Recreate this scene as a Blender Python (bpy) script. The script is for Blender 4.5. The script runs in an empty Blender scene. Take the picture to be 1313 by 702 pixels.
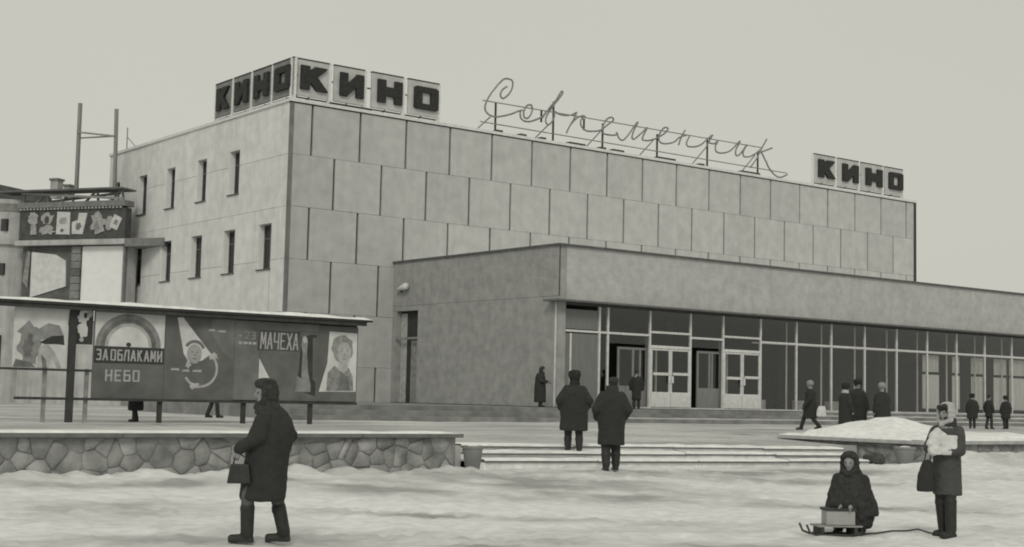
import bpy, bmesh, math, random
from mathutils import Vector, Matrix, noise
random.seed(7)
R = math.radians
sc = bpy.context.scene

# ------------------------------------------------------------------ camera
cam = bpy.data.cameras.new('camera')
cam.sensor_width = 36.0
cam.lens = 36.0 * 1819.2 / 1313.0
cam.clip_start = 0.1
cam.clip_end = 6000
camo = bpy.data.objects.new('camera', cam)
sc.collection.objects.link(camo)
rt = Vector((0.79029, -0.61233, 0.02221)); up = Vector((-0.07073, -0.05517, 0.99597)); fw = Vector((0.60864, 0.78867, 0.08691))
mw = Matrix(((rt.x, up.x, -fw.x, 0), (rt.y, up.y, -fw.y, 0), (rt.z, up.z, -fw.z, 1.6), (0, 0, 0, 1)))
camo.matrix_world = mw
sc.camera = camo

# ------------------------------------------------------------------ light
SUN_DIR = Vector((-0.52, -0.60, 0.60)).normalized()        # towards the veiled sun, behind the camera
sun_el = math.asin(SUN_DIR.z)
sun_az = math.atan2(SUN_DIR.x, SUN_DIR.y)
world = bpy.data.worlds.new('World'); sc.world = world; world.use_nodes = True
nt = world.node_tree; nt.nodes.clear()
sky = nt.nodes.new('ShaderNodeTexSky'); sky.sky_type = 'NISHITA'; sky.sun_disc = False
sky.sun_elevation = sun_el; sky.sun_rotation = sun_az; sky.dust_density = 4.0; sky.air_density = 1.0
bw = nt.nodes.new('ShaderNodeRGBToBW')
flat = nt.nodes.new('ShaderNodeMix'); flat.data_type = 'FLOAT'; flat.inputs[0].default_value = 0.9; flat.inputs[3].default_value = 5.15
tint = nt.nodes.new('ShaderNodeMix'); tint.data_type = 'RGBA'; tint.blend_type = 'MULTIPLY'; tint.inputs[0].default_value = 1.0
tint.inputs[7].default_value = (1.0, 1.0, 0.89, 1)
bg = nt.nodes.new('ShaderNodeBackground'); bg.inputs['Strength'].default_value = 0.1
wo = nt.nodes.new('ShaderNodeOutputWorld')
nt.links.new(sky.outputs[0], bw.inputs[0]); nt.links.new(bw.outputs[0], flat.inputs[2])
wn = nt.nodes.new('ShaderNodeTexNoise'); wn.inputs['Scale'].default_value = 1.6; wn.inputs['Detail'].default_value = 4
wr = nt.nodes.new('ShaderNodeMapRange'); wr.inputs[3].default_value = .95; wr.inputs[4].default_value = 1.05
wm = nt.nodes.new('ShaderNodeMath'); wm.operation = 'MULTIPLY'; wc = nt.nodes.new('ShaderNodeTexCoord')
nt.links.new(wc.outputs['Generated'], wn.inputs['Vector']); nt.links.new(wn.outputs['Fac'], wr.inputs[0]); nt.links.new(wr.outputs[0], wm.inputs[1]); nt.links.new(flat.outputs[0], wm.inputs[0])
nt.links.new(wm.outputs[0], tint.inputs[6]); nt.links.new(tint.outputs[2], bg.inputs[0]); nt.links.new(bg.outputs[0], wo.inputs[0])
sl = bpy.data.lights.new('sun', 'SUN'); sl.energy = 0.75; sl.angle = R(14); sl.color = (1.0, 0.985, 0.87)
so = bpy.data.objects.new('sun', sl); sc.collection.objects.link(so)
so.rotation_euler = SUN_DIR.to_track_quat('Z', 'Y').to_euler()
so.location = (0, 0, 60)
vs = sc.view_settings
vs.view_transform = 'Standard'; vs.look = 'None'; vs.exposure = 0.2; vs.gamma = 1.0; vs.use_curve_mapping = False
sc.cycles.use_denoising = True
sc.cycles.filter_width = 1.9
sc.cycles.max_bounces = 8

# ------------------------------------------------------------------ helpers
def link(o): sc.collection.objects.link(o); return o
def tag(o, label=None, cat=None, group=None, kind=None):
    if label: o['label'] = label
    if cat: o['category'] = cat
    if group: o['group'] = group
    if kind: o['kind'] = kind
    return o
def empty(name, loc=(0, 0, 0), rz=0.0):
    o = bpy.data.objects.new(name, None); link(o); o.location = loc; o.rotation_euler = (0, 0, rz); o.empty_display_size = .2
    return o
MATS = {}
def mat(name, v, var=0.15, scale=3.0, rough=0.85, bump=0.0, bscale=None, rnd=0.0, stretch=(1, 1, 1), detail=6, streak=0.0, metal=0.0):
    """grey procedural material: value v, noise variation var (relative), optional per-object randomness and vertical streaks"""
    if name in MATS: return MATS[name]
    m = bpy.data.materials.new(name); m.use_nodes = True
    t = m.node_tree; n = t.nodes; L = t.links
    b = n['Principled BSDF']; b.inputs['Roughness'].default_value = rough; b.inputs['Metallic'].default_value = metal
    b.inputs['Specular IOR Level'].default_value = 0.25
    tc = n.new('ShaderNodeTexCoord'); geo = n.new('ShaderNodeNewGeometry')
    mp = n.new('ShaderNodeMapping'); mp.inputs['Scale'].default_value = stretch; L.new(geo.outputs['Position'], mp.inputs[0])
    no = n.new('ShaderNodeTexNoise'); no.inputs['Scale'].default_value = scale; no.inputs['Detail'].default_value = detail
    L.new(mp.outputs[0], no.inputs['Vector'])
    mr = n.new('ShaderNodeMapRange'); mr.inputs[1].default_value = .28; mr.inputs[2].default_value = .72
    mr.inputs[3].default_value = v * (1 - var); mr.inputs[4].default_value = v * (1 + var); L.new(no.outputs['Fac'], mr.inputs[0])
    out = mr.outputs[0]
    if rnd:
        oi = n.new('ShaderNodeObjectInfo'); r2 = n.new('ShaderNodeMapRange'); r2.inputs[3].default_value = 1 - rnd; r2.inputs[4].default_value = 1 + rnd
        L.new(oi.outputs['Random'], r2.inputs[0]); mu = n.new('ShaderNodeMath'); mu.operation = 'MULTIPLY'
        L.new(out, mu.inputs[0]); L.new(r2.outputs[0], mu.inputs[1]); out = mu.outputs[0]
    if streak:
        mp2 = n.new('ShaderNodeMapping'); mp2.inputs['Scale'].default_value = (2.2, 2.2, .16); L.new(geo.outputs['Position'], mp2.inputs[0])
        n2 = n.new('ShaderNodeTexNoise'); n2.inputs['Scale'].default_value = 1.6; n2.inputs['Detail'].default_value = 5; L.new(mp2.outputs[0], n2.inputs['Vector'])
        r3 = n.new('ShaderNodeMapRange'); r3.inputs[1].default_value = .42; r3.inputs[2].default_value = .75; r3.inputs[3].default_value = 1; r3.inputs[4].default_value = 1 - streak
        L.new(n2.outputs['Fac'], r3.inputs[0]); mu = n.new('ShaderNodeMath'); mu.operation = 'MULTIPLY'
        L.new(out, mu.inputs[0]); L.new(r3.outputs[0], mu.inputs[1]); out = mu.outputs[0]
    cl = n.new('ShaderNodeCombineColor')
    for k in range(3): L.new(out, cl.inputs[k])
    L.new(cl.outputs[0], b.inputs['Base Color'])
    if bump:
        nb = n.new('ShaderNodeTexNoise'); nb.inputs['Scale'].default_value = bscale or scale * 6; nb.inputs['Detail'].default_value = 5
        L.new(geo.outputs['Position'], nb.inputs['Vector'])
        bp = n.new('ShaderNodeBump'); bp.inputs['Strength'].default_value = bump; bp.inputs['Distance'].default_value = .03
        L.new(nb.outputs['Fac'], bp.inputs['Height']); L.new(bp.outputs[0], b.inputs['Normal'])
    MATS[name] = m
    return m

def brick_mat(name, v, var=.16):
    m = mat(name, v, var * 1.3, 2.4, .9, .35, 30, detail=12, streak=.06)
    t = m.node_tree; n = t.nodes; L = t.links; b = n['Principled BSDF']
    geo = n.new('ShaderNodeNewGeometry'); sx = n.new('ShaderNodeSeparateXYZ'); L.new(geo.outputs['Position'], sx.inputs[0])
    ad = n.new('ShaderNodeMath'); L.new(sx.outputs[0], ad.inputs[0]); L.new(sx.outputs[1], ad.inputs[1])
    cb = n.new('ShaderNodeCombineXYZ'); L.new(ad.outputs[0], cb.inputs[0]); L.new(sx.outputs[2], cb.inputs[1])
    br = n.new('ShaderNodeTexBrick'); br.inputs['Scale'].default_value = 1; br.inputs['Brick Width'].default_value = .26; br.inputs['Row Height'].default_value = .077
    br.inputs['Mortar Size'].default_value = .008; br.inputs['Color1'].default_value = (1, 1, 1, 1); br.inputs['Color2'].default_value = (.82, .82, .82, 1); br.inputs['Mortar'].default_value = (.72, .72, .72, 1)
    L.new(cb.outputs[0], br.inputs['Vector'])
    src = b.inputs['Base Color'].links[0].from_socket
    mx = n.new('ShaderNodeMix'); mx.data_type = 'RGBA'; mx.blend_type = 'MULTIPLY'; mx.inputs[0].default_value = .38
    L.new(src, mx.inputs[6]); L.new(br.outputs['Color'], mx.inputs[7]); L.new(mx.outputs[2], b.inputs['Base Color'])
    return m

def glass_mat(name='glass'):
    m = bpy.data.materials.new(name); m.use_nodes = True; n = m.node_tree.nodes; L = m.node_tree.links; n.clear()
    o = n.new('ShaderNodeOutputMaterial'); mx = n.new('ShaderNodeMixShader'); tr = n.new('ShaderNodeBsdfTransparent'); gl = n.new('ShaderNodeBsdfGlossy')
    tr.inputs[0].default_value = (.90, .90, .89, 1); gl.inputs['Roughness'].default_value = .03; gl.inputs[0].default_value = (.9, .9, .9, 1)
    lw = n.new('ShaderNodeLayerWeight'); lw.inputs[0].default_value = .5; pw = n.new('ShaderNodeMath'); pw.operation = 'POWER'; pw.inputs[1].default_value = 4.0; L.new(lw.outputs['Facing'], pw.inputs[0]); fr = n.new('ShaderNodeMapRange'); fr.inputs[3].default_value = .045; fr.inputs[4].default_value = .8; L.new(pw.outputs[0], fr.inputs[0])
    no = n.new('ShaderNodeTexNoise'); no.inputs['Scale'].default_value = .6; bp = n.new('ShaderNodeBump'); bp.inputs['Strength'].default_value = .06; bp.inputs['Distance'].default_value = .1
    L.new(no.outputs['Fac'], bp.inputs['Height']); L.new(bp.outputs[0], gl.inputs['Normal'])
    L.new(fr.outputs[0], mx.inputs[0]); L.new(tr.outputs[0], mx.inputs[1]); L.new(gl.outputs[0], mx.inputs[2]); L.new(mx.outputs[0], o.inputs[0])
    MATS[name] = m
    return m

class MB:
    """collects simple shapes into one mesh"""
    def __init__(s): s.v = []; s.f = []
    def add(s, vs, fs):
        k = len(s.v); s.v += [tuple(p) for p in vs]; s.f += [tuple(i + k for i in f) for f in fs]; return s
    def box(s, x0, x1, y0, y1, z0, z1):
        return s.add([(x0, y0, z0), (x1, y0, z0), (x1, y1, z0), (x0, y1, z0), (x0, y0, z1), (x1, y0, z1), (x1, y1, z1), (x0, y1, z1)],
                     [(3, 2, 1, 0), (4, 5, 6, 7), (0, 1, 5, 4), (1, 2, 6, 5), (2, 3, 7, 6), (3, 0, 4, 7)])
    def cbox(s, x0, x1, y0, y1, z0, z1, c=.01):
        # box whose front (-Y) edges are chamfered
        return s.add([(x0, y0 + c, z0), (x1, y0 + c, z0), (x1, y1, z0), (x0, y1, z0), (x0, y0 + c, z1), (x1, y0 + c, z1), (x1, y1, z1), (x0, y1, z1),
                      (x0 + c, y0, z0 + c), (x1 - c, y0, z0 + c), (x1 - c, y0, z1 - c), (x0 + c, y0, z1 - c)],
                     [(3, 2, 1, 0), (4, 5, 6, 7), (1, 2, 6, 5), (2, 3, 7, 6), (3, 0, 4, 7), (8, 9, 10, 11), (0, 1, 9, 8), (1, 5, 10, 9), (5, 4, 11, 10), (4, 0, 8, 11)])
    def prism(s, pts, y0, y1):
        # polygon of (x,z) in CCW order seen from -Y, extruded from y0 (front) to y1
        n = len(pts)
        vs = [(x, y0, z) for x, z in pts] + [(x, y1, z) for x, z in pts]
        fs = [tuple(range(n)), tuple(range(2 * n - 1, n - 1, -1))] + [(i + n, (i + 1) % n + n, (i + 1) % n, i) for i in range(n)]
        return s.add(vs, fs)
    def beam(s, a, b, w, d=None, upv=(0, 0, 1)):
        a = Vector(a); b = Vector(b); d = d or w; t = (b - a).normalized(); u = Vector(upv)
        if abs(t.dot(u)) > .98: u = Vector((0, 1, 0))
        x = t.cross(u).normalized() * (w / 2); y = x.normalized().cross(t).normalized() * (d / 2)
        vs = [p + q for p in (a, b) for q in (-x - y, x - y, x + y, -x + y)]
        return s.add(vs, [(3, 2, 1, 0), (4, 5, 6, 7), (0, 1, 5, 4), (1, 2, 6, 5), (2, 3, 7, 6), (3, 0, 4, 7)])
    def tube(s, pts, r, n=7):
        pts = [Vector(p) for p in pts]; m = len(pts); k0 = len(s.v); prev = None
        for i, p in enumerate(pts):
            t = (pts[min(i + 1, m - 1)] - pts[max(i - 1, 0)]).normalized()
            if prev is None:
                u = Vector((0, 1, 0)); u = u if abs(t.dot(u)) < .95 else Vector((1, 0, 0)); x = t.cross(u).normalized()
            else: x = (prev - t * prev.dot(t)).normalized()
            prev = x; y = t.cross(x); rr = r[i] if isinstance(r, (list, tuple)) else r
            for j in range(n):
                a = 2 * math.pi * j / n; s.v.append(tuple(p + (x * math.cos(a) + y * math.sin(a)) * rr))
        for i in range(m - 1):
            for j in range(n):
                a = k0 + i * n + j; b = k0 + i * n + (j + 1) % n; s.f.append((a, b, b + n, a + n))
        s.f.append(tuple(k0 + j for j in range(n - 1, -1, -1))); s.f.append(tuple(k0 + (m - 1) * n + j for j in range(n)))
        return s
    def lathe(s, prof, c=(0, 0, 0), n=20):
        k0 = len(s.v); m = len(prof)
        for r, z in prof:
            for j in range(n):
                a = 2 * math.pi * j / n; s.v.append((c[0] + r * math.cos(a), c[1] + r * math.sin(a), c[2] + z))
        for i in range(m - 1):
            for j in range(n):
                a = k0 + i * n + j; b = k0 + i * n + (j + 1) % n; s.f.append((a, b, b + n, a + n))
        s.f.append(tuple(k0 + j for j in range(n - 1, -1, -1))); s.f.append(tuple(k0 + (m - 1) * n + j for j in range(n)))
        return s
    def loft(s, rings):
        # rings: (cx,cy,cz,rx,ry[,tilt about x]) closed ends
        n = 24; k0 = len(s.v)
        for rg in rings:
            cx, cy, cz, rx, ry = rg[:5]; tl = rg[5] if len(rg) > 5 else 0
            for j in range(n):
                a = 2 * math.pi * j / n; x = rx * math.cos(a); y = ry * math.sin(a)
                s.v.append((cx + x, cy + y * math.cos(tl), cz + y * math.sin(tl)))
        for i in range(len(rings) - 1):
            for j in range(n):
                a = k0 + i * n + j; b = k0 + i * n + (j + 1) % n; s.f.append((a, b, b + n, a + n))
        s.f.append(tuple(k0 + j for j in range(n - 1, -1, -1))); s.f.append(tuple(k0 + (len(rings) - 1) * n + j for j in range(n)))
        return s
    def ell(s, c, r, rot=None, n=14, m=9):
        c = Vector(c); r = (r, r, r) if not isinstance(r, (tuple, list)) else r; k0 = len(s.v); M3 = Matrix.Rotation(rot[1], 3, rot[0]) if rot else Matrix.Identity(3)
        for i in range(1, m):
            ph = math.pi * i / m
            for j in range(n):
                a = 2 * math.pi * j / n
                s.v.append(tuple(c + M3 @ Vector((r[0] * math.sin(ph) * math.cos(a), r[1] * math.sin(ph) * math.sin(a), -r[2] * math.cos(ph)))))
        s.v.append(tuple(c + M3 @ Vector((0, 0, -r[2])))); s.v.append(tuple(c + M3 @ Vector((0, 0, r[2])))); b0 = k0 + (m - 1) * n
        for i in range(m - 2):
            for j in range(n):
                a = k0 + i * n + j; b = k0 + i * n + (j + 1) % n; s.f.append((a, b, b + n, a + n))
        for j in range(n):
            s.f.append((b0, k0 + (j + 1) % n, k0 + j)); q = k0 + (m - 2) * n; s.f.append((b0 + 1, q + j, q + (j + 1) % n))
        return s
    def cap(s, a, ra, b, rb):
        # tapered limb with rounded ends
        a = Vector(a); b = Vector(b); t = (b - a).normalized(); pts = []; rs = []
        for q in (-.98, -.75, -.4): pts.append(a + t * ra * q); rs.append(ra * math.sqrt(1 - q * q))
        pts += [a, b]; rs += [ra, rb]
        for q in (.4, .75, .98): pts.append(b + t * rb * q); rs.append(rb * math.sqrt(1 - q * q))
        return s.tube(pts, rs, 12)
    def limb(s, pts, rs):
        for i in range(len(pts) - 1): s.cap(pts[i], rs[i], pts[i + 1], rs[i + 1])
        return s
    def mesh(s, name):
        me = bpy.data.meshes.new(name); me.from_pydata(s.v, [], s.f); me.update(); return me
    def build(s, name, m, parent=None, smooth=False, loc=None):
        o = bpy.data.objects.new(name, s.mesh(name)); link(o)
        if m: o.data.materials.append(m)
        if parent: o.parent = parent
        if loc: o.location = loc
        if smooth: o.data.shade_smooth()
        return o
def inst(name, me, parent=None, loc=(0, 0, 0), rz=0.0, scale=None):
    o = bpy.data.objects.new(name, me); link(o); o.parent = parent; o.location = loc; o.rotation_euler = (0, 0, rz)
    if scale: o.scale = scale
    return o
def fbm(x, y, s=1.0, o=4, z=0.0):
    return noise.fractal(Vector((x * s, y * s, z)), 1.0, 2.0, o)
def sstep(a, b, x):
    t = max(0.0, min(1.0, (x - a) / (b - a))); return t * t * (3 - 2 * t)
def bevel(o, w=.01, seg=2):
    md = o.modifiers.new('bevel', 'BEVEL'); md.width = w; md.segments = seg; md.limit_method = 'ANGLE'; return o

# ------------------------------------------------------------------ materials
def snow_mat(name, clean, dirty, lo, hi, sc1):
    m = bpy.data.materials.new(name); m.use_nodes = True; t = m.node_tree; n = t.nodes; L = t.links; b = n['Principled BSDF']
    b.inputs['Roughness'].default_value = .8; b.inputs['Specular IOR Level'].default_value = .2
    geo = n.new('ShaderNodeNewGeometry'); mp = n.new('ShaderNodeMapping'); mp.inputs['Rotation'].default_value = (0, 0, R(38)); mp.inputs['Scale'].default_value = (.55, 1.0, 1.0)
    L.new(geo.outputs['Position'], mp.inputs[0])
    n1 = n.new('ShaderNodeTexNoise'); n1.inputs['Scale'].default_value = sc1; n1.inputs['Detail'].default_value = 7; n1.inputs['Roughness'].default_value = .62; L.new(mp.outputs[0], n1.inputs['Vector'])
    r1 = n.new('ShaderNodeMapRange'); r1.inputs[1].default_value = lo; r1.inputs[2].default_value = hi; L.new(n1.outputs['Fac'], r1.inputs[0])
    n2 = n.new('ShaderNodeTexNoise'); n2.inputs['Scale'].default_value = 4.5; n2.inputs['Detail'].default_value = 8; L.new(geo.outputs['Position'], n2.inputs['Vector'])
    r2 = n.new('ShaderNodeMapRange'); r2.inputs[1].default_value = .3; r2.inputs[2].default_value = .7; r2.inputs[3].default_value = .86; r2.inputs[4].default_value = 1.08; L.new(n2.outputs['Fac'], r2.inputs[0])
    mx = n.new('ShaderNodeMix'); mx.data_type = 'FLOAT'; mx.inputs[2].default_value = clean; mx.inputs[3].default_value = dirty
    av = n.new('ShaderNodeAttribute'); av.attribute_name = 'trodden'; ad = n.new('ShaderNodeMath'); ad.use_clamp = True
    L.new(r1.outputs[0], ad.inputs[0]); L.new(av.outputs['Fac'], ad.inputs[1]); L.new(ad.outputs[0], mx.inputs[0])
    mu = n.new('ShaderNodeMath'); mu.operation = 'MULTIPLY'; L.new(mx.outputs[0], mu.inputs[0]); L.new(r2.outputs[0], mu.inputs[1])
    cc = n.new('ShaderNodeCombineColor')
    for k in range(3): L.new(mu.outputs[0], cc.inputs[k])
    L.new(cc.outputs[0], b.inputs['Base Color'])
    n3 = n.new('ShaderNodeTexNoise'); n3.inputs['Scale'].default_value = 9; n3.inputs['Detail'].default_value = 6; L.new(geo.outputs['Position'], n3.inputs['Vector'])
    bp = n.new('ShaderNodeBump'); bp.inputs['Strength'].default_value = .4; bp.inputs['Distance'].default_value = .05; L.new(n3.outputs['Fac'], bp.inputs['Height']); L.new(bp.outputs[0], b.inputs['Normal'])
    MATS[name] = m; return m
SNOW = snow_mat('snow', .77, .36, .50, .74, .27)
PLAZA = snow_mat('plaza_snow', .60, .36, .38, .64, .35)
CLEAN = snow_mat('clean_snow', .84, .70, .5, .75, .9)
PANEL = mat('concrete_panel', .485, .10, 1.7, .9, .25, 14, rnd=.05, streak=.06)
SIDEP = mat('side_panel', .68, .11, 1.7, .9, .25, 14, rnd=.04, streak=.06)  # same panels as the front, paler to put the side's light into the colour
SEAM = mat('bitumen_seam', .09, .3, 5, .9)
WALLD = mat('core_wall', .30, .1, 2)
CAP = mat('parapet_metal', .66, .1, 4, .6)
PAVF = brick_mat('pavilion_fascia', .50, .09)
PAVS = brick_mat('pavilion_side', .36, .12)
DARK = mat('dark_paint', .035, .3, 6, .6)
DARKW = mat('dark_wood', .05, .3, 8, .7)
WHITE = mat('white_paint', .70, .12, 5, .5)
OFFW = mat('frame_paint', .66, .14, 5, .5)
PLY = mat('plywood', .20, .12, 3, .8, stretch=(6, 6, .4))
PLY2 = mat('door_wood', .24, .2, 4, .7, stretch=(6, 6, .4))
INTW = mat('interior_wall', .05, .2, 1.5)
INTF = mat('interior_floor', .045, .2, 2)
LIGHT_PATCH = mat('light_patch_curtain', .72, .15, 4, .9, stretch=(4, 4, .3))
CONC = mat('concrete', .42, .18, 3, .9, .3, 20)
CONCD = mat('damp_concrete', .24, .28, 1.6, .85, .3, 14)
STEPL = mat('snowy_step', .80, .16, 4, .9, .3, 14)
STONE = mat('rubble_stone', .29, .42, 2.6, .9, .7, 16, rnd=.22)
MORT = mat('mortar', .24, .4, 2.6, .95, .5, 16)
COPE = mat('coping_concrete_nosing_shade', .16, .2, 5, .9)
TUBE = mat('neon_tube', .23, .25, 3, .5)
IRON = mat('iron', .06, .3, 5, .6)
BOARD = mat('board_grey', .14, .26, 1.6, .8, .1, 8)
BOARD2 = mat('board_mid', .18, .28, 1.6, .8, .1, 8)
BDARK = mat('board_dark', .055, .25, 3, .8)
PALE = mat('poster_pale', .62, .14, 3, .8)
PALE2 = mat('poster_light', .42, .24, 4, .8)
MID = mat('poster_mid', .26, .3, 4, .8)
MIDD = mat('poster_shade', .17, .35, 4, .8)
INK = mat('lettering_pale', .40, .16, 8, .8)
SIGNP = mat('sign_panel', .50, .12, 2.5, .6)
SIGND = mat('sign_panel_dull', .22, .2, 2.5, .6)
LETT = mat('sign_letter', .034, .3, 6, .7)
COAT = mat('black_wool', .040, .14, 14, .95, .6, 70)
COATG = mat('charcoal_wool', .048, .16, 14, .95, .6, 70)
COATM = mat('grey_wool', .080, .14, 14, .95, .6, 70)
FUR = mat('fur', .036, .4, 30, 1.0, .9, 60)
FURL = mat('pale_fur', .30, .25, 25, 1.0, .8, 60)
SCARFL = mat('pale_scarf', .42, .15, 18, .9, .3, 40)
SHAWL = mat('dark_shawl', .042, .35, 18, .95, .5, 50)
SKIN = mat('skin', .27, .1, 20, .6)
HAIR = mat('hair', .034, .3, 30, .7)
BOOT = mat('boot', .032, .2, 12, .5)
STOCK = mat('stocking', .10, .3, 16, .8)
LEATH = mat('bag_leather', .034, .25, 12, .45)
CLOTHW = mat('white_cloth', .62, .12, 10, .9, .3, 30)
BOXC = mat('carton', .36, .12, 5, .8)
OLDP = mat('old_plaster', .46, .16, 1.4, .9, .2, 14, streak=.25)
OLDC = mat('old_cornice', .20, .2, 3, .9)
ROOFD = mat('roof_tin', .14, .25, 2, .7)
TIMB = mat('timber', .26, .2, 3, .85, stretch=(3, 3, .5))
GLASS = glass_mat()

# ------------------------------------------------------------------ ground
DENTS = {}
_r = random.Random(31)
def dent(x, y, r, d): DENTS.setdefault((int(x // .5), int(y // .5)), []).append((x, y, r, d))
for _ in range(46):                                         # trodden tracks and scattered prints
    px, py = _r.uniform(2, 34), _r.uniform(9, 20.6); an = R(-38) + _r.choice((0, math.pi)) + _r.gauss(0, .55)
    for q in range(_r.randint(6, 22)):
        an += _r.gauss(0, .07); px += math.cos(an) * .36; py += math.sin(an) * .36; sd_ = .09 * (1 if q % 2 else -1)
        dent(px - math.sin(an) * sd_, py + math.cos(an) * sd_, _r.uniform(.09, .15), _r.uniform(.025, .07))
for _ in range(900):                                        # clods and lumps
    dent(_r.uniform(1, 36), _r.uniform(8, 22), _r.uniform(.07, .2), -_r.uniform(.01, .055))
def dents(x, y):
    h = 0.0; i, j = int(x // .5), int(y // .5)
    for a in (i - 1, i, i + 1):
        for b in (j - 1, j, j + 1):
            for (px, py, r, d) in DENTS.get((a, b), ()):
                q = ((x - px) ** 2 + (y - py) ** 2) / (r * r)
                if q < 4: h -= d * math.exp(-q * 1.4) - (.3 * d * math.exp(-(q - 1.7) ** 2 * 3) if d > 0 else 0)
    return h
def ground_z(x, y):
    w = sstep(14.0, 22.0, y) * (0.205 - 0.0105 * max(0, min(14, x - 15)))
    near = sstep(60, 35, math.hypot(x - 18, y - 16))
    h = w + near * (0.06 * fbm(x, y, .2, 3) + .028 * fbm(x, y, .9, 4, 3.1) + .02 * fbm(x, y, 2.6, 4, 7.7) + dents(x, y))
    # snow shovelled up along the retaining walls and the foot of the steps
    if x < 15.6:
        h += .12 * math.exp(-((y - 21.35) / .34) ** 2) * (.55 + 1.1 * fbm(x, 0, 2.2, 5, 2.2)) + .05 * math.exp(-((y - 20.9) / .8) ** 2)
    if x > 31:
        d = math.exp(-((y - 22.4) / 1.1) ** 2) * sstep(31, 32.5, x)
        h += d * (.36 + .14 * fbm(x, y, 1.1, 4, 9)) * (1 - .35 * sstep(34.5, 37, x))
    if 26 < x < 34: h += .16 * math.exp(-((x - 29.6) / 1.9) ** 2 - ((y - 21.6) / 1.0) ** 2) * (.6 + .7 * fbm(x, y, 1.2, 3))
    for (px, py, pr, ph) in ((15.2, 10.1, .5, .07), (14.3, 10.85, .3, .06), (14.9, 12.6, .5, .05)): h += ph * math.exp(-((x - px) ** 2 + (y - py) ** 2) / pr ** 2)
    return h
def axis(lo, hi, st, far):
    a = []; v = lo
    while v <= hi + 1e-6: a.append(v); v += st
    g = st; v = lo; left = []
    while v > -far: g *= 1.5; v -= g; left.append(v)
    g = st; v = a[-1]; right = []
    while v < far: g *= 1.5; v += g; right.append(v)
    return left[::-1] + a + right
xs = axis(1.0, 38.0, .105, 2500); ys = axis(7.5, 24.5, .105, 2500)
V = [(x, y, ground_z(x, y)) for y in ys for x in xs]; nx = len(xs)
F = [(j * nx + i, j * nx + i + 1, (j + 1) * nx + i + 1, (j + 1) * nx + i) for j in range(len(ys) - 1) for i in range(nx - 1)]
gb = MB(); gb.v = V; gb.f = F
# keep the sheet well below the raised plaza behind the walls
gb.v = [(x, y, z if y < 24.5 else min(z, .12) - .1 * sstep(24.5, 27, y)) for x, y, z in gb.v]
go = gb.build('ground', SNOW, smooth=True); tag(go, 'trampled snow covering the open foreground', kind='structure')
# worn, dirtied places where feet have packed the snow to ice: (x, y, half length, half width, heading)
WORN = [(15.0, 19.4, 2.6, 1.5, -38), (14.3, 17.2, 2.8, .8, -38), (12.2, 18.6, 2.0, .8, -38), (9.4, 12.1, 2.4, .9, -38), (11.4, 11.2, 1.8, .5, -38), (7.4, 17.6, 1.0, .7, -38), (20.5, 20.9, 5.0, .8, -4), (21.6, 18.6, 2.6, .8, -40), (17.8, 14.0, 2.4, .5, -40), (10.9, 15.6, 2.2, .35, -40), (9.5, 20.2, 3, .35, -4)]
at = go.data.attributes.new('trodden', 'FLOAT', 'POINT'); vals = []
for (x, y, z) in gb.v:
    w = 0.0
    if 0 < x < 40 and 6 < y < 25:
        for (cx, cy, a, b, h) in WORN:
            c_, s_ = math.cos(R(h)), math.sin(R(h)); u = ((x - cx) * c_ + (y - cy) * s_) / a; v = (-(x - cx) * s_ + (y - cy) * c_) / b; q = u * u + v * v
            if q < 6: w = max(w, math.exp(-q * .9))
        w = max(0, min(1, w * (.85 + .9 * fbm(x, y, .9, 5, 8.8)) ))
    vals.append(w)
at.data.foreach_set('value', vals)

def plaza_front(x):
    if x < 15.45: return 21.85
    if x < 17.0: return 23.75
    if x < 29.0: return 23.98
    if x < 31.45: return 25.3
    return 23.3
def plaza_z(x, y):
    tilt = -.0105 * max(0, min(16, x - 17)) * sstep(30, 24, y)
    z = .615 + tilt + .07 * sstep(24, 34, y)
    z += (.025 * fbm(x, y, .35, 3, 5) + .012 * fbm(x, y, 1.6, 3, 1)) * sstep(0, .8, y - plaza_front(x))
    if x < 15.4: z += .17 * sstep(24.5, 22.2, y)
    return z
pb = MB()
xs = sorted(set([round(-60 + i * 3.0, 3) for i in range(21)] + [round(0 + i * .3, 3) for i in range(51)] + [15.45, 17.0, 29.0, 31.45] + [round(15.75 + i * .3, 3) for i in range(5)] + [round(17.3 + i * .3, 3) for i in range(39)] + [29.5, 30, 30.5, 31] + [round(31.75 + i * .4, 3) for i in range(60)] + [round(56 + i * 3, 3) for i in range(20)]))
tt = [0, .01, .02, .035, .05, .07, .09, .115, .14, .17, .2, .235, .27, .31, .36, .42, .5, .58, .68, .8, .9, 1.0]
for i in range(len(xs) - 1):
    xa, xb = xs[i], xs[i + 1]; fy = plaza_front((xa + xb) / 2); k = len(pb.v)
    for t in tt:
        y = fy + (90 - fy) * t
        pb.v += [(xa, y, plaza_z(xa, max(y, plaza_front(xa + .001)))), (xb, y, plaza_z(xb, max(y, plaza_front(xb - .001))))]
    for j in range(len(tt) - 1): pb.f.append((k + 2 * j, k + 2 * j + 1, k + 2 * j + 3, k + 2 * j + 2))
tag(pb.build('plaza', PLAZA, smooth=True), 'snowy raised square in front of the cinema', kind='structure')

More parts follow.
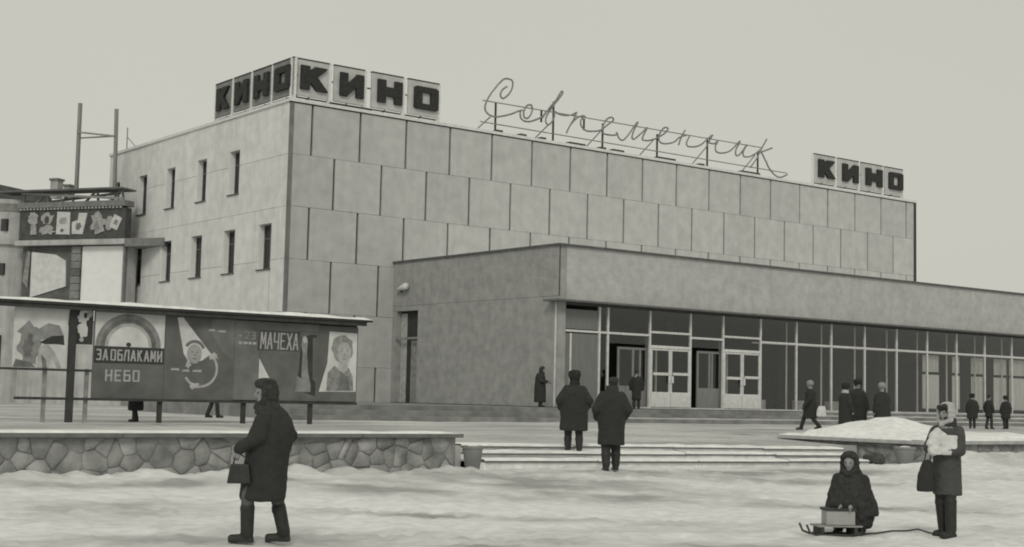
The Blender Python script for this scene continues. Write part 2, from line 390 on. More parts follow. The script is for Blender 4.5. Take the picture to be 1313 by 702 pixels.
# ------------------------------------------------------------------ rubble walls
def voronoi(w, h, sx, sz, seed):
    rnd = random.Random(seed); nxn = max(1, round(w / sx)); nzn = max(1, round(h / sz)); P = []
    for j in range(-1, nzn + 1):
        for i in range(-1, nxn + 1):
            P.append(((i + .5 + (.25 if j % 2 else -.25) + rnd.uniform(-.52, .52)) * w / nxn, (j + .5 + rnd.uniform(-.46, .46)) * h / nzn))
    cells = []
    for k, p in enumerate(P):
        if not (0 < p[0] < w and 0 < p[1] < h): continue
        poly = [(0, 0), (w, 0), (w, h), (0, h)]
        for q in P:
            if q is p or abs(q[0] - p[0]) > 3 * sx or abs(q[1] - p[1]) > 3 * sz + .3: continue
            mx, my = (p[0] + q[0]) / 2, (p[1] + q[1]) / 2; dx, dy = q[0] - p[0], q[1] - p[1]; new = []
            for a in range(len(poly)):
                A = poly[a]; B = poly[(a + 1) % len(poly)]
                sa = (A[0] - mx) * dx + (A[1] - my) * dy; sb = (B[0] - mx) * dx + (B[1] - my) * dy
                if sa <= 0: new.append(A)
                if (sa < 0) != (sb < 0):
                    t = sa / (sa - sb); new.append((A[0] + t * (B[0] - A[0]), A[1] + t * (B[1] - A[1])))
            poly = new
            if len(poly) < 3: break
        if len(poly) >= 3: cells.append(poly)
    return cells
def stones(parent, w, h, sx, sz, seed, origin, rz):
    rnd = random.Random(seed + 1); M4 = Matrix.Rotation(rz, 3, 'Z')
    for poly in voronoi(w, h, sx, sz, seed):
        cx = sum(p[0] for p in poly) / len(poly); cz = sum(p[1] for p in poly) / len(poly); n = len(poly)
        b = MB(); pr = rnd.uniform(-.006, .03); vs = []
        # round the corners by splitting each edge
        pts = []
        for a in range(n):
            A = poly[a]; B = poly[(a + 1) % n]
            pts += [(A[0] * .86 + B[0] * .14, A[1] * .86 + B[1] * .14), (A[0] * .14 + B[0] * .86, A[1] * .14 + B[1] * .86)]
        n = len(pts)
        for s_, yy in ((1.0, .05), (.975, .008 - pr * .3), (.88, -pr)):
            for p in pts: vs.append((cx + (p[0] - cx) * s_ - cx, yy + rnd.uniform(-.006, .006), cz + (p[1] - cz) * s_ - cz))
        fs = [tuple(2 * n + i for i in range(n))]
        for q in (0, 1):
            for i in range(n): fs.append((q * n + i, q * n + (i + 1) % n, (q + 1) * n + (i + 1) % n, (q + 1) * n + i))
        b.add(vs, fs)
        o = b.build('stone', STONE, parent, smooth=True); q = M4 @ Vector((cx, 0, cz)); o.location = Vector(origin) + q; o.rotation_euler = (0, 0, rz)
def snow_strip(name, x0, x1, y0, y1, z, parent, m=CLEAN, h=.06, st=.25, axis_y=False, edge=.03):
    b = MB(); n = max(2, int((x1 - x0) / st)); prof = [(0, 0), (.06, .7), (.25, 1), (.5, 1.05), (.75, 1), (.94, .7), (1, 0)]
    for i in range(n + 1):
        x = x0 + (x1 - x0) * i / n; e = fbm(x, z, 1.7, 4, y0) * edge; hh = h * (1 + .5 * fbm(x, y0, 1.1, 3)) * (0.2 if i in (0, n) else 1)
        for u, k in prof:
            y = y0 + e + (y1 - y0 - e) * u
            p = (x, y, z + hh * k); b.v.append((p[1], p[0], p[2]) if axis_y else p)
    m7 = len(prof)
    for i in range(n):
        for j in range(m7 - 1):
            q = (i * m7 + j, (i + 1) * m7 + j, (i + 1) * m7 + j + 1, i * m7 + j + 1); b.f.append(q[::-1] if axis_y else q)
    return b.build(name, m, parent, smooth=True)

w1 = empty('retaining_wall', (0, 21.5, 0)); tag(w1, 'long rubble stone retaining wall with snowy coping, left of the steps', 'wall')
o = MB().box(-24, 15.4, .06, .5, -.1, .83).build('mortar_core', MORT, w1)
stones(w1, 15.4 - 4.6, .82, .34, .25, 11, (4.6, .05, 0.03), 0)
stones(w1, .42, .80, .3, .26, 15, (15.4, .07, .03), R(90))
for i in range(18):
    x1 = 15.5 - i * 2.2; bevel(MB().box(x1 - 2.188, x1, -.07, .56, .833, .905).build('coping_slab', COPE, w1), .012)
snow_strip('snow_cap', -20, 15.46, -.03, .55, .903, w1, h=.035)

w2 = empty('stair_wall', (31.45, 23.0, 0)); tag(w2, 'low rubble planter wall with thick slab edge, right of the steps', 'wall')
MB().box(.06, .45, .06, 4.6, -.2, .6).build('mortar_core', MORT, w2)
MB().box(.45, 26, .06, .45, -.2, .6).build('mortar_core', MORT, w2)
stones(w2, 4.5, .72, .36, .26, 21, (.05, 4.58, -.12), R(-90))
stones(w2, 7.5, .72, .36, .26, 22, (.05, .05, -.12), 0)
bevel(MB().box(-.12, .5, -.1, 4.9, .60, .70).build('coping_slab', CONC, w2), .015)
bevel(MB().box(.503, 26, -.1, .5, .60, .70).build('coping_slab', CONC, w2), .015)
snow_strip('snow_cap', .06, 26, -.05, .5, .70, w2, h=.05)
snow_strip('snow_cap', .3, 4.9, -.09, .5, .70, w2, h=.06, axis_y=True)

# snow heap in the planter
mb = MB(); n = 44
for j in range(n + 1):
    for i in range(n + 1):
        x = 31.5 + 10 * i / n; y = 23.25 + 4.7 * j / n
        e = min(1, min(i, n - i) / 7) * min(1, min(j, n - j) / 6)
        z = .52 + .28 * sstep(0, .35, e) + .44 * math.exp(-((x - 34.0) / 1.9) ** 2 - ((y - 26.0) / 1.4) ** 2) + e * (.06 * fbm(x, y, 1.1, 4, 4) + .02 * fbm(x, y, 4, 3))
        z -= .22 * math.exp(-((x - 34.4) / .28) ** 2 - ((y - 25.0) / .3) ** 2)
        mb.v.append((x, y, z))
mb.f = [(j * (n + 1) + i, j * (n + 1) + i + 1, (j + 1) * (n + 1) + i + 1, (j + 1) * (n + 1) + i) for j in range(n) for i in range(n)]
tag(mb.build('snow_heap', CLEAN, smooth=True), 'heap of clean snow shovelled into the planter', 'snow heap', kind='stuff')

# ------------------------------------------------------------------ steps
st = empty('stone_steps', (17, 22.8, 0)); tag(st, 'three wide snowy steps climbing to the square', 'steps')
for k in range(3):
    y0 = k * .4; zt = .335 + k * .135; L = 12.0; n = 24
    for a in range(4):                                      # each course is laid in four long blocks
        b = MB(); xa = a * L / 4 + (.0 if a == 0 else .006); xb = (a + 1) * L / 4 - .006; m = 6; jig = random.uniform(-.012, .012)
        secs = [(y0, -.2), (y0 + random.uniform(-.004, .004), zt - .038), (1.2, zt - .038), (1.2, -.2)]
        for i in range(m + 1):
            x = xa + (xb - xa) * i / m
            for (yy, zz) in secs: b.v.append((x, yy, zz + (jig - .0105 * x if zz > 0 else 0)))
        q = len(secs)
        for i in range(m):
            for j in range(q): b.f.append((i * q + j, i * q + (j + 1) % q, (i + 1) * q + (j + 1) % q, (i + 1) * q + j))
        b.f.append(tuple(range(q))[::-1]); b.f.append(tuple(m * q + j for j in range(q)))
        bm = bmesh.new(); me = b.mesh('step'); bm.from_mesh(me); bmesh.ops.recalc_face_normals(bm, faces=bm.faces); bm.to_mesh(me); bm.free()
        o = inst('step', me, st, (0, 0, 0)); me.materials.append(STEPL)
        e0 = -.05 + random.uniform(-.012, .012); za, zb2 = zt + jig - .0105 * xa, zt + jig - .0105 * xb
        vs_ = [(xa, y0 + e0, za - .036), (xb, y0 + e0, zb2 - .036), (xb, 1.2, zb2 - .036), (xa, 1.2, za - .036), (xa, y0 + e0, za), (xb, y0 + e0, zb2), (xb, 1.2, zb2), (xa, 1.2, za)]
        sl_ = bevel(MB().add(vs_, [(3, 2, 1, 0), (4, 5, 6, 7), (0, 1, 5, 4), (1, 2, 6, 5), (2, 3, 7, 6), (3, 0, 4, 7)]).build('tread_shade_slab', COPE, o), .01)  # slab edge coloured dark to paint the shadow line under each nosing
        sn = MB(); m9 = 12
        for i in range(m9 + 1):
            x = xa + (xb - xa) * i / m9; zz = zt + jig - .0105 * x; hh = .028 * (1 + .8 * fbm(x + 17, k, 1.6, 3)) + .006; ee = y0 + e0 + .03 + .03 * fbm(x, k * 3.0, 2.2, 3)
            sn.v += [(x, ee, zz), (x, ee + .02, zz + hh), (x, y0 + .4, zz + hh + .02)]
        sn.f = [(3 * i + j, 3 * i + 3 + j, 3 * i + 4 + j, 3 * i + 1 + j) for i in range(m9) for j in (0, 1)]
        sn.build('tread_snow', CLEAN, o, True)
for bx_, lab in (((15.47, 17.0, 23.6, 23.8, -.1, .60), 'plain concrete cheek wall behind the tapered urn'), ((29.01, 31.45, 25.12, 25.32, -.1, .50), 'plain concrete cheek wall behind the pale urn')):
    tag(MB().box(*bx_).build('stair_cheek', CONC), lab, 'wall')

# stone urns beside the steps
def urn(loc, label, h, r):
    t = empty('planter_urn', loc); tag(t, label, 'planter', 'planter urns flanking the steps')
    MB().lathe([(r * .62, -.15), (r * .66, .02), (r * .78, h * .3), (r * .95, h * .86), (r * 1.04, h * .9), (r * 1.04, h), (r * .86, h), (r * .8, h * .86)]).build('pot', CONCD, t, smooth=False)
    b = MB(); b.lathe([(r * .8, h * .84), (r * .72, h * .96), (r * .4, h * 1.02), (.02, h * 1.04)]).build('snow_fill', CLEAN, t, smooth=True)
urn((16.2, 22.1, .16), 'tapered concrete urn between stone wall and steps', .50, .2)
urn((31.0, 23.2, .02), 'pale squat concrete urn in front of the planter wall', .52, .27)
cb = MB()
rr = random.Random(4)
for i in range(9):
    cb.ell((30.2 + rr.uniform(-.25, .3), 23.5 + rr.uniform(-.15, .15), .12 + rr.uniform(0, .16)), (rr.uniform(.12, .24), rr.uniform(.1, .2), rr.uniform(.09, .17)), ((0, 0, 1), rr.uniform(0, 3)), 7, 5)
tag(cb.build('rubble_clump', mat('dirty_ice', .07, .4, 6, .7, .5, 14)), 'dark lump of dirty ice beside the pale urn', 'ice lump')

# ------------------------------------------------------------------ cinema block
X0, Y0, ZT, HR, PW, LEN, YB = 31.09, 57.2, 14.94, 2.42, 2.6075, 46.47, 78.5
cin = empty('cinema_building', (X0, Y0, 0)); tag(cin, 'tall concrete panel cinema block with slit side windows', 'building')
MB().box(.41, LEN - .3, .13, YB - Y0, 0, ZT - .03).build('wall', WALLD, cin)
seamb = MB().box(.37, LEN - .05, .085, .128, .3, ZT - .02); seamb.build('seam_backing', SEAM, cin)
MB().box(.365, .405, .13, YB - Y0, .3, ZT - .02).build('seam_backing', mat('side_seam', .2, .2, 4), cin)
rows = [ZT - HR * k for k in range(6)] + [.35]
cache = {}
def front_panel(x0, x1, z0, z1):
    w = round(x1 - x0, 3); h = round(z1 - z0, 3)
    if (w, h) not in cache:
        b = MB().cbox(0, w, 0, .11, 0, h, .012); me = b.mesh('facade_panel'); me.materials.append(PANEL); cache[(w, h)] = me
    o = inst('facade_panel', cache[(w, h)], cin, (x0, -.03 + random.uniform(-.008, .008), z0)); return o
gap = .115
for k in range(6):
    z1, z0 = rows[k], rows[k + 1]
    off = (.44 if k % 2 == 0 else .92) * PW
    js = [0.18] + [off + i * PW for i in range(-1, 19) if .5 < off + i * PW < LEN - .5] + [LEN - .10]
    if k > 2: js = [j for j in js if j < 9.0]
    for a, b_ in zip(js[:-1], js[1:]):
        front_panel(a + (gap / 2 if a > .4 else .002), b_ - gap / 2, z0 + .004, z1 - .004)
MB().box(.0, .17, -.04, .084, .35, ZT - .01).build('corner_strip', mat('corner_concrete', .20, .2, 2, .9, streak=.2), cin)
MB().box(LEN - .22, LEN + .02, -.07, .5, 6, ZT - .02).build('corner_strip', DARKW, cin)
# side facade
wins = [(62.12, 63.22, 11.16, 13.3), (65.74, 66.84, 11.16, 13.3), (69.5, 70.6, 11.16, 13.3), (73.12, 74.3, 11.16, 13.3),
        (58.62, 59.9, 7.3, 9.42), (62.3, 63.55, 7.3, 9.42), (65.95, 67.25, 7.3, 9.42), (69.6, 70.85, 7.3, 9.42), (73.4, 74.7, 7.3, 9.42), (76.9, 77.9, 11.16, 13.3)]
def subtract(rects, w):
    out = []
    for (a, b, c, d) in rects:
        wa, wb, wc, wd = max(a, w[0]), min(b, w[1]), max(c, w[2]), min(d, w[3])
        if wa >= wb or wc >= wd: out.append((a, b, c, d)); continue
        if a < wa: out.append((a, wa, c, d))
        if wb < b: out.append((wb, b, c, d))
        if c < wc: out.append((wa, wb, c, wc))
        if wd < d: out.append((wa, wb, wd, d))
    return out
for k in range(6):
    z1, z0 = rows[k], rows[k + 1]; off = 60.28 if k % 2 == 0 else 59.16; sw = 2.31
    js = [Y0 + .0] + [off + i * sw for i in range(-2, 10) if Y0 + .3 < off + i * sw < YB - .3] + [YB]
    for a, b_ in zip(js[:-1], js[1:]):
        rects = [(a + .012, b_ - .012, z0 + .008, z1 - .008)]
        for w in wins: rects = subtract(rects, w)
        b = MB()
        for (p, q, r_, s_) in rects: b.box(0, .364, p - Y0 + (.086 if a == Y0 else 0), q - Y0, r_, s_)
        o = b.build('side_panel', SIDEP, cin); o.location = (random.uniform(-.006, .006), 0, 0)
for (a, b_, c, d) in wins:
    wd = MB().box(.345, .362, a - Y0, b_ - Y0, c, d).build('window', mat('window_dark', .03, .2, 3, .15), cin)
    MB().box(.004, .343, b_ - Y0 - .03, b_ - Y0 - .001, c + .002, d - .002).build('reveal', mat('reveal_white', .82, .06, 4), wd)
    f = MB()
    for yy in (a - Y0 + .03, (a + b_) / 2 - Y0 - .02, b_ - Y0 - .07): f.box(.30, .344, yy, yy + .05, c, d)
    f.box(.305, .343, a - Y0, b_ - Y0, c, c + .06).box(.305, .343, a - Y0, b_ - Y0, d - .06, d).box(.305, .343, a - Y0, b_ - Y0, c + (d - c) * .68, c + (d - c) * .68 + .05)
    f.build('frame', mat('window_frame_paint', .16, .2, 4), wd)
    MB().box(-.07, .344, a - Y0 - .05, b_ - Y0 + .05, c - .06, c - .002).build('sill', mat('sill_tin', .12, .2, 4), wd)
# parapet and roof
MB().box(-.08, LEN + .06, -.10, .35, ZT - .005, ZT + .14).build('parapet_cap', CAP, cin)
MB().box(-.08, .35, .352, YB - Y0 + .05, ZT - .005, ZT + .14).build('parapet_cap', CAP, cin)
MB().box(.1, LEN - .1, .36, YB - Y0 - .1, ZT - .1, ZT + .02).build('roof', CLEAN, cin)
MB().box(-.02, LEN, -.055, .10, ZT - .06, ZT - .008).build('drip_edge', DARKW, cin)

# ------------------------------------------------------------------ block lettering
FONT = {  # strokes on a unit cell
 'К': [((.13, 0), (.13, 1)), ((.2, .42), (.82, 1.05)), ((.34, .6), (.86, -.05))],
 'И': [((.13, 0), (.13, 1)), ((.87, 0), (.87, 1)), ((.13, .12), (.87, .88))],
 'Н': [((.13, 0), (.13, 1)), ((.87, 0), (.87, 1)), ((.13, .5), (.87, .5))],
 'О': [((.13, .05), (.13, .95)), ((.87, .05), (.87, .95)), ((.13, .95), (.87, .95)), ((.13, .05), (.87, .05))],
 'З': [((.1, .92), (.85, .92)), ((.85, .92), (.85, .52)), ((.35, .52), (.85, .52)), ((.85, .52), (.85, .07)), ((.1, .07), (.85, .07))],
 'А': [((.1, 0), (.5, 1)), ((.9, 0), (.5, 1)), ((.25, .32), (.75, .32))],
 'Б': [((.13, 0), (.13, 1)), ((.13, .94), (.85, .94)), ((.13, .55), (.87, .55)), ((.87, .55), (.87, .06)), ((.13, .06), (.87, .06))],
 'Л': [((.05, 0), (.3, 1)), ((.3, .94), (.87, .94)), ((.87, 0), (.87, 1))],
 'М': [((.08, 0), (.14, 1)), ((.92, 0), (.86, 1)), ((.14, 1), (.5, .3)), ((.86, 1), (.5, .3))],
 'Е': [((.15, 0), (.15, 1)), ((.15, .94), (.88, .94)), ((.15, .52), (.75, .52)), ((.15, .06), (.88, .06))],
 'Ч': [((.13, .45), (.13, 1)), ((.87, 0), (.87, 1)), ((.13, .45), (.87, .45))],
 'Х': [((.08, 0), (.92, 1)), ((.92, 0), (.08, 1))],
 '2': [((.1, .93), (.85, .93)), ((.85, .93), (.85, .5)), ((.85, .5), (.12, .07)), ((.1, .07), (.9, .07))],
 '3': [((.1, .93), (.85, .93)), ((.85, .93), (.85, .52)), ((.35, .52), (.85, .52)), ((.85, .52), (.85, .07)), ((.1, .07), (.85, .07))],
}
def glyph(b, ch, x0, z0, w, h, t, y, depth, slant=0.0, lift=.0015):
    for k, ((ax, az), (bx, bz)) in enumerate(FONT[ch]):
        A = Vector((x0 + ax * w + slant * az * h, z0 + az * h)); B = Vector((x0 + bx * w + slant * bz * h, z0 + bz * h)); d = (B - A).normalized(); n_ = Vector((-d.y, d.x)) * t / 2; e = d * t * .42
        vert = abs(d.y) > .9
        A2, B2 = (A, B) if vert and abs(d.x) < .2 else (A - e * .6, B + e * .6)
        p = [A2 - n_, B2 - n_, B2 + n_, A2 + n_]
        for ax_, lim, sg_ in ((1, z0, 1), (1, z0 + h, -1)):              # trim slanting stroke ends level with the letter's top and foot
            q_ = []
            for ii in range(len(p)):
                U, W_ = p[ii], p[(ii + 1) % len(p)]; du = (U[ax_] - lim) * sg_; dw = (W_[ax_] - lim) * sg_
                if du >= 0: q_.append(U)
                if (du > 0) != (dw > 0) and abs(du - dw) > 1e-9: q_.append(U + (W_ - U) * (du / (du - dw)))
            p = q_ if len(q_) >= 3 else p
        b.prism([(q.x, q.y) for q in p], y - depth - k * lift, y - k * lift * .1)
def word(name, text, x0, x1, z0, z1, t, y, m, parent, depth=.004, slant=0.0, gapf=.22):
    n = len(text); cw = (x1 - x0) / n; b = MB(); x0 = B(x0); x1 = B(x1)
    for i, ch in enumerate(text):
        if ch != ' ': glyph(b, ch, x0 + i * cw + cw * gapf / 2, z0, cw * (1 - gapf), z1 - z0, t, y, depth, slant)
    return b.build(name, m, parent)

def kino(label, loc, rz, edges, pm, zb=.36, zt=2.06):
    s = empty('rooftop_sign', loc, rz); tag(s, label, 'sign', 'rooftop block letter signs')
    for i, (a, b_) in enumerate(edges):
        p = bevel(MB().box(a, b_, 0, .12, zb, zt).build('letter_panel', pm, s), .01)
        lb = MB(); w = b_ - a; glyph(lb, 'КИНО'[i], a + w * .2, zb + .30, w * .72, (zt - zb) * .66, w * .25, -.002, .13, lift=.006); lb.build('letter', LETT, p)
        tp = MB().box(a - .02, b_ + .02, -.03, .14, zt + .002, zt + .05).build('top_rail', IRON, p)
    fr = MB(); xa, xb = edges[0][0], edges[-1][1]
    for z in (zb - .06, zb + (zt - zb) * .55): fr.beam((xa, .2, z), (xb, .2, z), .06)
    fr.build('back_frame', IRON, s)
    for i, (a, b_) in enumerate(edges):
        for x in ([a - .06] if i == 0 else []) + [b_ + .06]:
            MB().box(x - .1 if i < 3 else x - .06, x + .1 if i < 3 and x > a else x + .06, .02, .10, .15, zt + .01).build('post', WHITE, s)
        x = (a + b_) / 2; MB().beam((x, .2, zb), (x, 1.1, .05), .05).build('brace', IRON, s)
    return s
EF = [(.19, 2.03), (2.32, 3.98), (4.40, 6.18), (6.50, 8.31)]
s1 = kino('large dark letters КИНО on pale panels at the near roof corner, facing front', (X0, Y0 + .12, ZT), 0, EF, SIGNP)
dk = MB().box(2.1, 4.4, -.1, .1, .145, .26).build('ballast', DARKW, s1)
ln = 8.1; ES = [(.0, 1.75), (2.02, 3.75), (4.02, 5.85), (6.05, 8.05)]
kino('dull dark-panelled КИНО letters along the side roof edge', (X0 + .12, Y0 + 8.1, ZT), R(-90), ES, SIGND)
ER = [(.0, 1.98), (2.30, 4.25), (4.57, 6.66), (6.95, 8.78)]
kino('smaller-looking КИНО letters on pale panels at the far right roof end', (67.62, Y0 + .12, ZT), 0, ER, SIGNP)

# ------------------------------------------------------------------ script sign
STROKES = [
[(43.9, 17.65), (43.6, 17.43), (43.48, 17.13), (43.65, 16.98), (44.04, 17.28), (44.24, 17.67), (44.24, 17.98), (43.97, 18.06), (43.62, 17.96), (43.08, 17.39), (42.71, 16.88), (42.52, 16.47), (42.56, 16.16), (42.82, 15.99), (43.21, 15.96), (43.72, 16.08), (44.24, 16.26), (44.67, 16.46), (44.94, 16.55)],
[(44.81, 16.52), (44.82, 16.17), (45.04, 16.01), (45.4, 16.01), (45.84, 16.17), (46.29, 16.41), (46.55, 16.73)],
[(45.51, 16.92), (45.24, 16.84), (45.04, 16.52), (45.05, 16.23), (45.26, 16.16), (45.48, 16.36), (45.6, 16.7), (45.51, 16.92)],
[(46.29, 16.34), (46.73, 16.9), (47.17, 17.4), (47.53, 17.92), (47.64, 17.88), (47.4, 17.54), (47.18, 17.29), (46.82, 16.84), (46.56, 16.44), (46.52, 16.15), (46.7, 16.02), (46.97, 16.25), (47.1, 16.59), (47.08, 16.79), (47.38, 16.7), (47.84, 16.68), (48.3, 16.78), (48.65, 16.97)],
[(48.65, 16.97), (48.45, 16.56), (48.13, 16.09), (47.96, 15.74)],
[(48.24, 16.25), (48.68, 16.66), (49.06, 16.83), (49.25, 16.81), (49.06, 16.71), (48.92, 16.45), (49.07, 16.18), (49.41, 16.05), (50.03, 16.12), (50.41, 16.23)],
[(50.41, 16.23), (50.98, 16.66), (51.29, 16.9), (51.17, 17.04), (50.83, 16.9), (50.55, 16.49), (50.46, 16.14), (50.8, 16.04), (51.39, 16.08), (51.62, 16.2)],
[(51.53, 16.27), (51.73, 15.95), (52.06, 15.9), (52.54, 16.38), (52.92, 16.87), (53.12, 17.03), (52.83, 16.53), (52.69, 16.15), (52.85, 16.05), (53.33, 16.4), (53.84, 16.84), (53.61, 16.45), (53.48, 16.12), (53.9, 16.1), (54.48, 16.28)],
[(54.48, 16.28), (55.15, 16.66), (55.44, 16.98), (55.19, 17.02), (54.9, 16.77), (54.72, 16.39), (54.87, 16.12), (55.35, 16.11), (55.94, 16.29), (56.38, 16.62), (56.92, 16.8)],
[(56.82, 17.09), (56.53, 16.69), (56.29, 16.16)],
[(57.17, 16.82), (56.93, 16.38), (57.03, 16.18), (57.54, 16.21), (58.04, 16.38), (58.54, 16.74), (58.95, 17.07)],
[(59.05, 17.1), (58.75, 16.69), (58.55, 16.34)],
[(58.7, 16.61), (59.16, 16.6), (59.52, 16.83), (59.27, 16.46), (59.38, 16.15), (59.9, 16.14), (60.53, 16.36), (61.16, 16.89), (61.35, 17.01), (61.0, 16.46), (61.04, 16.13), (61.38, 16.28), (61.96, 16.9), (61.64, 16.47), (61.67, 16.17), (62.13, 16.19), (62.67, 16.44), (63.21, 16.81)],
[(63.67, 17.46), (63.21, 16.81), (62.78, 16.15), (62.24, 15.56)],
[(63.1, 16.57), (63.54, 16.74), (64.15, 16.97)],
[(63.21, 16.59), (63.55, 16.17), (63.99, 15.62), (64.55, 15.3), (65.0, 15.29), (65.51, 15.5)]]
def catmull(P, k=6):
    out = []
    for i in range(len(P) - 1):
        p0 = Vector(P[max(i - 1, 0)]); p1 = Vector(P[i]); p2 = Vector(P[i + 1]); p3 = Vector(P[min(i + 2, len(P) - 1)])
        for j in range(k):
            t = j / k; out.append(.5 * ((2 * p1) + (p2 - p0) * t + (2 * p0 - 5 * p1 + 4 * p2 - p3) * t * t + (3 * p1 - p0 - 3 * p2 + p3) * t ** 3))
    out.append(Vector(P[-1])); return out
ys_ = Y0 + .45
sg = empty('script_sign', (42.3, ys_, ZT)); tag(sg, 'handwritten-style tube sign Современник on a rooftop rail frame', 'sign')
for S in STROKES:
    pts = [(q.x - 42.3, random.uniform(-.01, .01), q.y - ZT) for q in catmull(S)]
    MB().tube(pts, .05, 6).build('letter_stroke', TUBE, sg, smooth=True)
for (xa, za, xb, zb_) in ((42.42, 16.72, 63.4, 16.9), (42.28, 15.6, 65.62, 15.61)): MB().beam((xa - 42.3, .09, za - ZT), (xb - 42.3, .09, zb_ - ZT), .05).build('rail', TUBE, sg)
for (x, za, zb_) in ((43.3, 16.72, 15.08), (46.33, 16.77, 16.13), (47.15, 17.35, 15.08), (49.3, 16.72, 16.1), (50.65, 16.65, 15.08), (54.75, 16.6, 15.08), (58.76, 16.91, 15.08), (63.05, 16.64, 15.08)):
    MB().beam((x - 42.3, .15, za - ZT), (x - 42.3, .15, zb_ - ZT), .08).build('post', IRON, sg)
for (x, z) in ((42.95, 15.94), (46.8, 16.05), (50.46, 16.18), (54.43, 16.21), (58.65, 16.35), (62.78, 16.38)):
    MB().beam((x - 42.3, .12, z - ZT), (x - 42.3 - .55, 1.2, .05), .05).build('brace', TUBE, sg)
for (xa, xb) in ((43.27, 43.66), (44.8, 45.22), (46.18, 46.54), (48.15, 49.28), (50.33, 50.77), (51.26, 52.09), (54.64, 56.05), (57.95, 58.36), (61.49, 63.06)):
    MB().box(xa - 42.3, xb - 42.3, -.05, .3, .20, .36).build('foot_block', IRON, sg)

# thin mast on the roof's far corner
an = empty('roof_mast', (X0 + .3, 76.9, ZT + .02)); tag(an, 'thin stayed mast standing on the cinema roof rear corner', 'mast')
MB().beam((0, 0, 0), (0, 0, 1.5), .05).build('pole', TIMB, an); MB().beam((0, 0, .95), (0, -1.5, .1), .035).build('stay', TIMB, an)

# ------------------------------------------------------------------ glazed entrance pavilion
XP, YP, ZF, ZC, ZPT, XE = 36.96, 44.73, 1.25, 5.62, 7.88, 94.0
pav = empty('entrance_pavilion', (XP, YP, 0)); tag(pav, 'low glazed entrance pavilion with deep blank fascia', 'building')
D = Y0 - YP - .05
def P(x): return x - XP
# side wall with a door opening by the main block
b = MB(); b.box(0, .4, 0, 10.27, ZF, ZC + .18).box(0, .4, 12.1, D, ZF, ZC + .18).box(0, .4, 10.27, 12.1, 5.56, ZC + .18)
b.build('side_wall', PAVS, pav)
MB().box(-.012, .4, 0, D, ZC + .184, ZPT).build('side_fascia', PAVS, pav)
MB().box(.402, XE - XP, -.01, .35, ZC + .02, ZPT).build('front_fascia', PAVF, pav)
MB().box(-.04, .55, -.03, .45, 5.80, ZPT - .02).build('corner_seam', mat('corner_joint', .10, .2, 4), pav).scale = (.12, .3, 1)
MB().box(-.1, XE - XP, -.12, .55, ZPT + .002, ZPT + .08).build('roof_edge', mat('roof_edge_tin', .12, .2, 5, .6), pav)
MB().box(-.1, .5, .552, D, ZPT + .002, ZPT + .08).build('roof_edge', mat('roof_edge_tin', .12), pav)
MB().box(.3, XE - XP, .5, D, ZPT - .3, ZPT - .05).build('roof', CLEAN, pav)
cn = MB().box(-.42, XE - XP, -.5, .0, ZC - .06, ZC + .015).build('canopy', mat('canopy_grey', .15, .2, 3), pav)
MB().box(-.42, -.002, .002, .5, ZC - .06, ZC + .015).build('canopy_return', mat('canopy_grey', .15), pav)
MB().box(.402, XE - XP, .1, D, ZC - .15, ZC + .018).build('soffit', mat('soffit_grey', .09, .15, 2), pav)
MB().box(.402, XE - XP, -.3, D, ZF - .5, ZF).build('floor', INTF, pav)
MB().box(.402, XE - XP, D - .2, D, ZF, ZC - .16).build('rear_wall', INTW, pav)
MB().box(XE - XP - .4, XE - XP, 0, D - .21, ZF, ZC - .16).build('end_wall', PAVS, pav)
mx = [36.99, 39.32, 39.80, 42.23, 44.68, 46.75, 49.22] + [51.70 + i * 2.525 for i in range(17)]
zt_ = 4.40
post = MB().box(-.045, .045, -.02, .08, ZF, ZC - .061).mesh('mullion'); post.materials.append(OFFW)
for x in mx: inst('mullion', post, pav, (P(x), .12, 0))
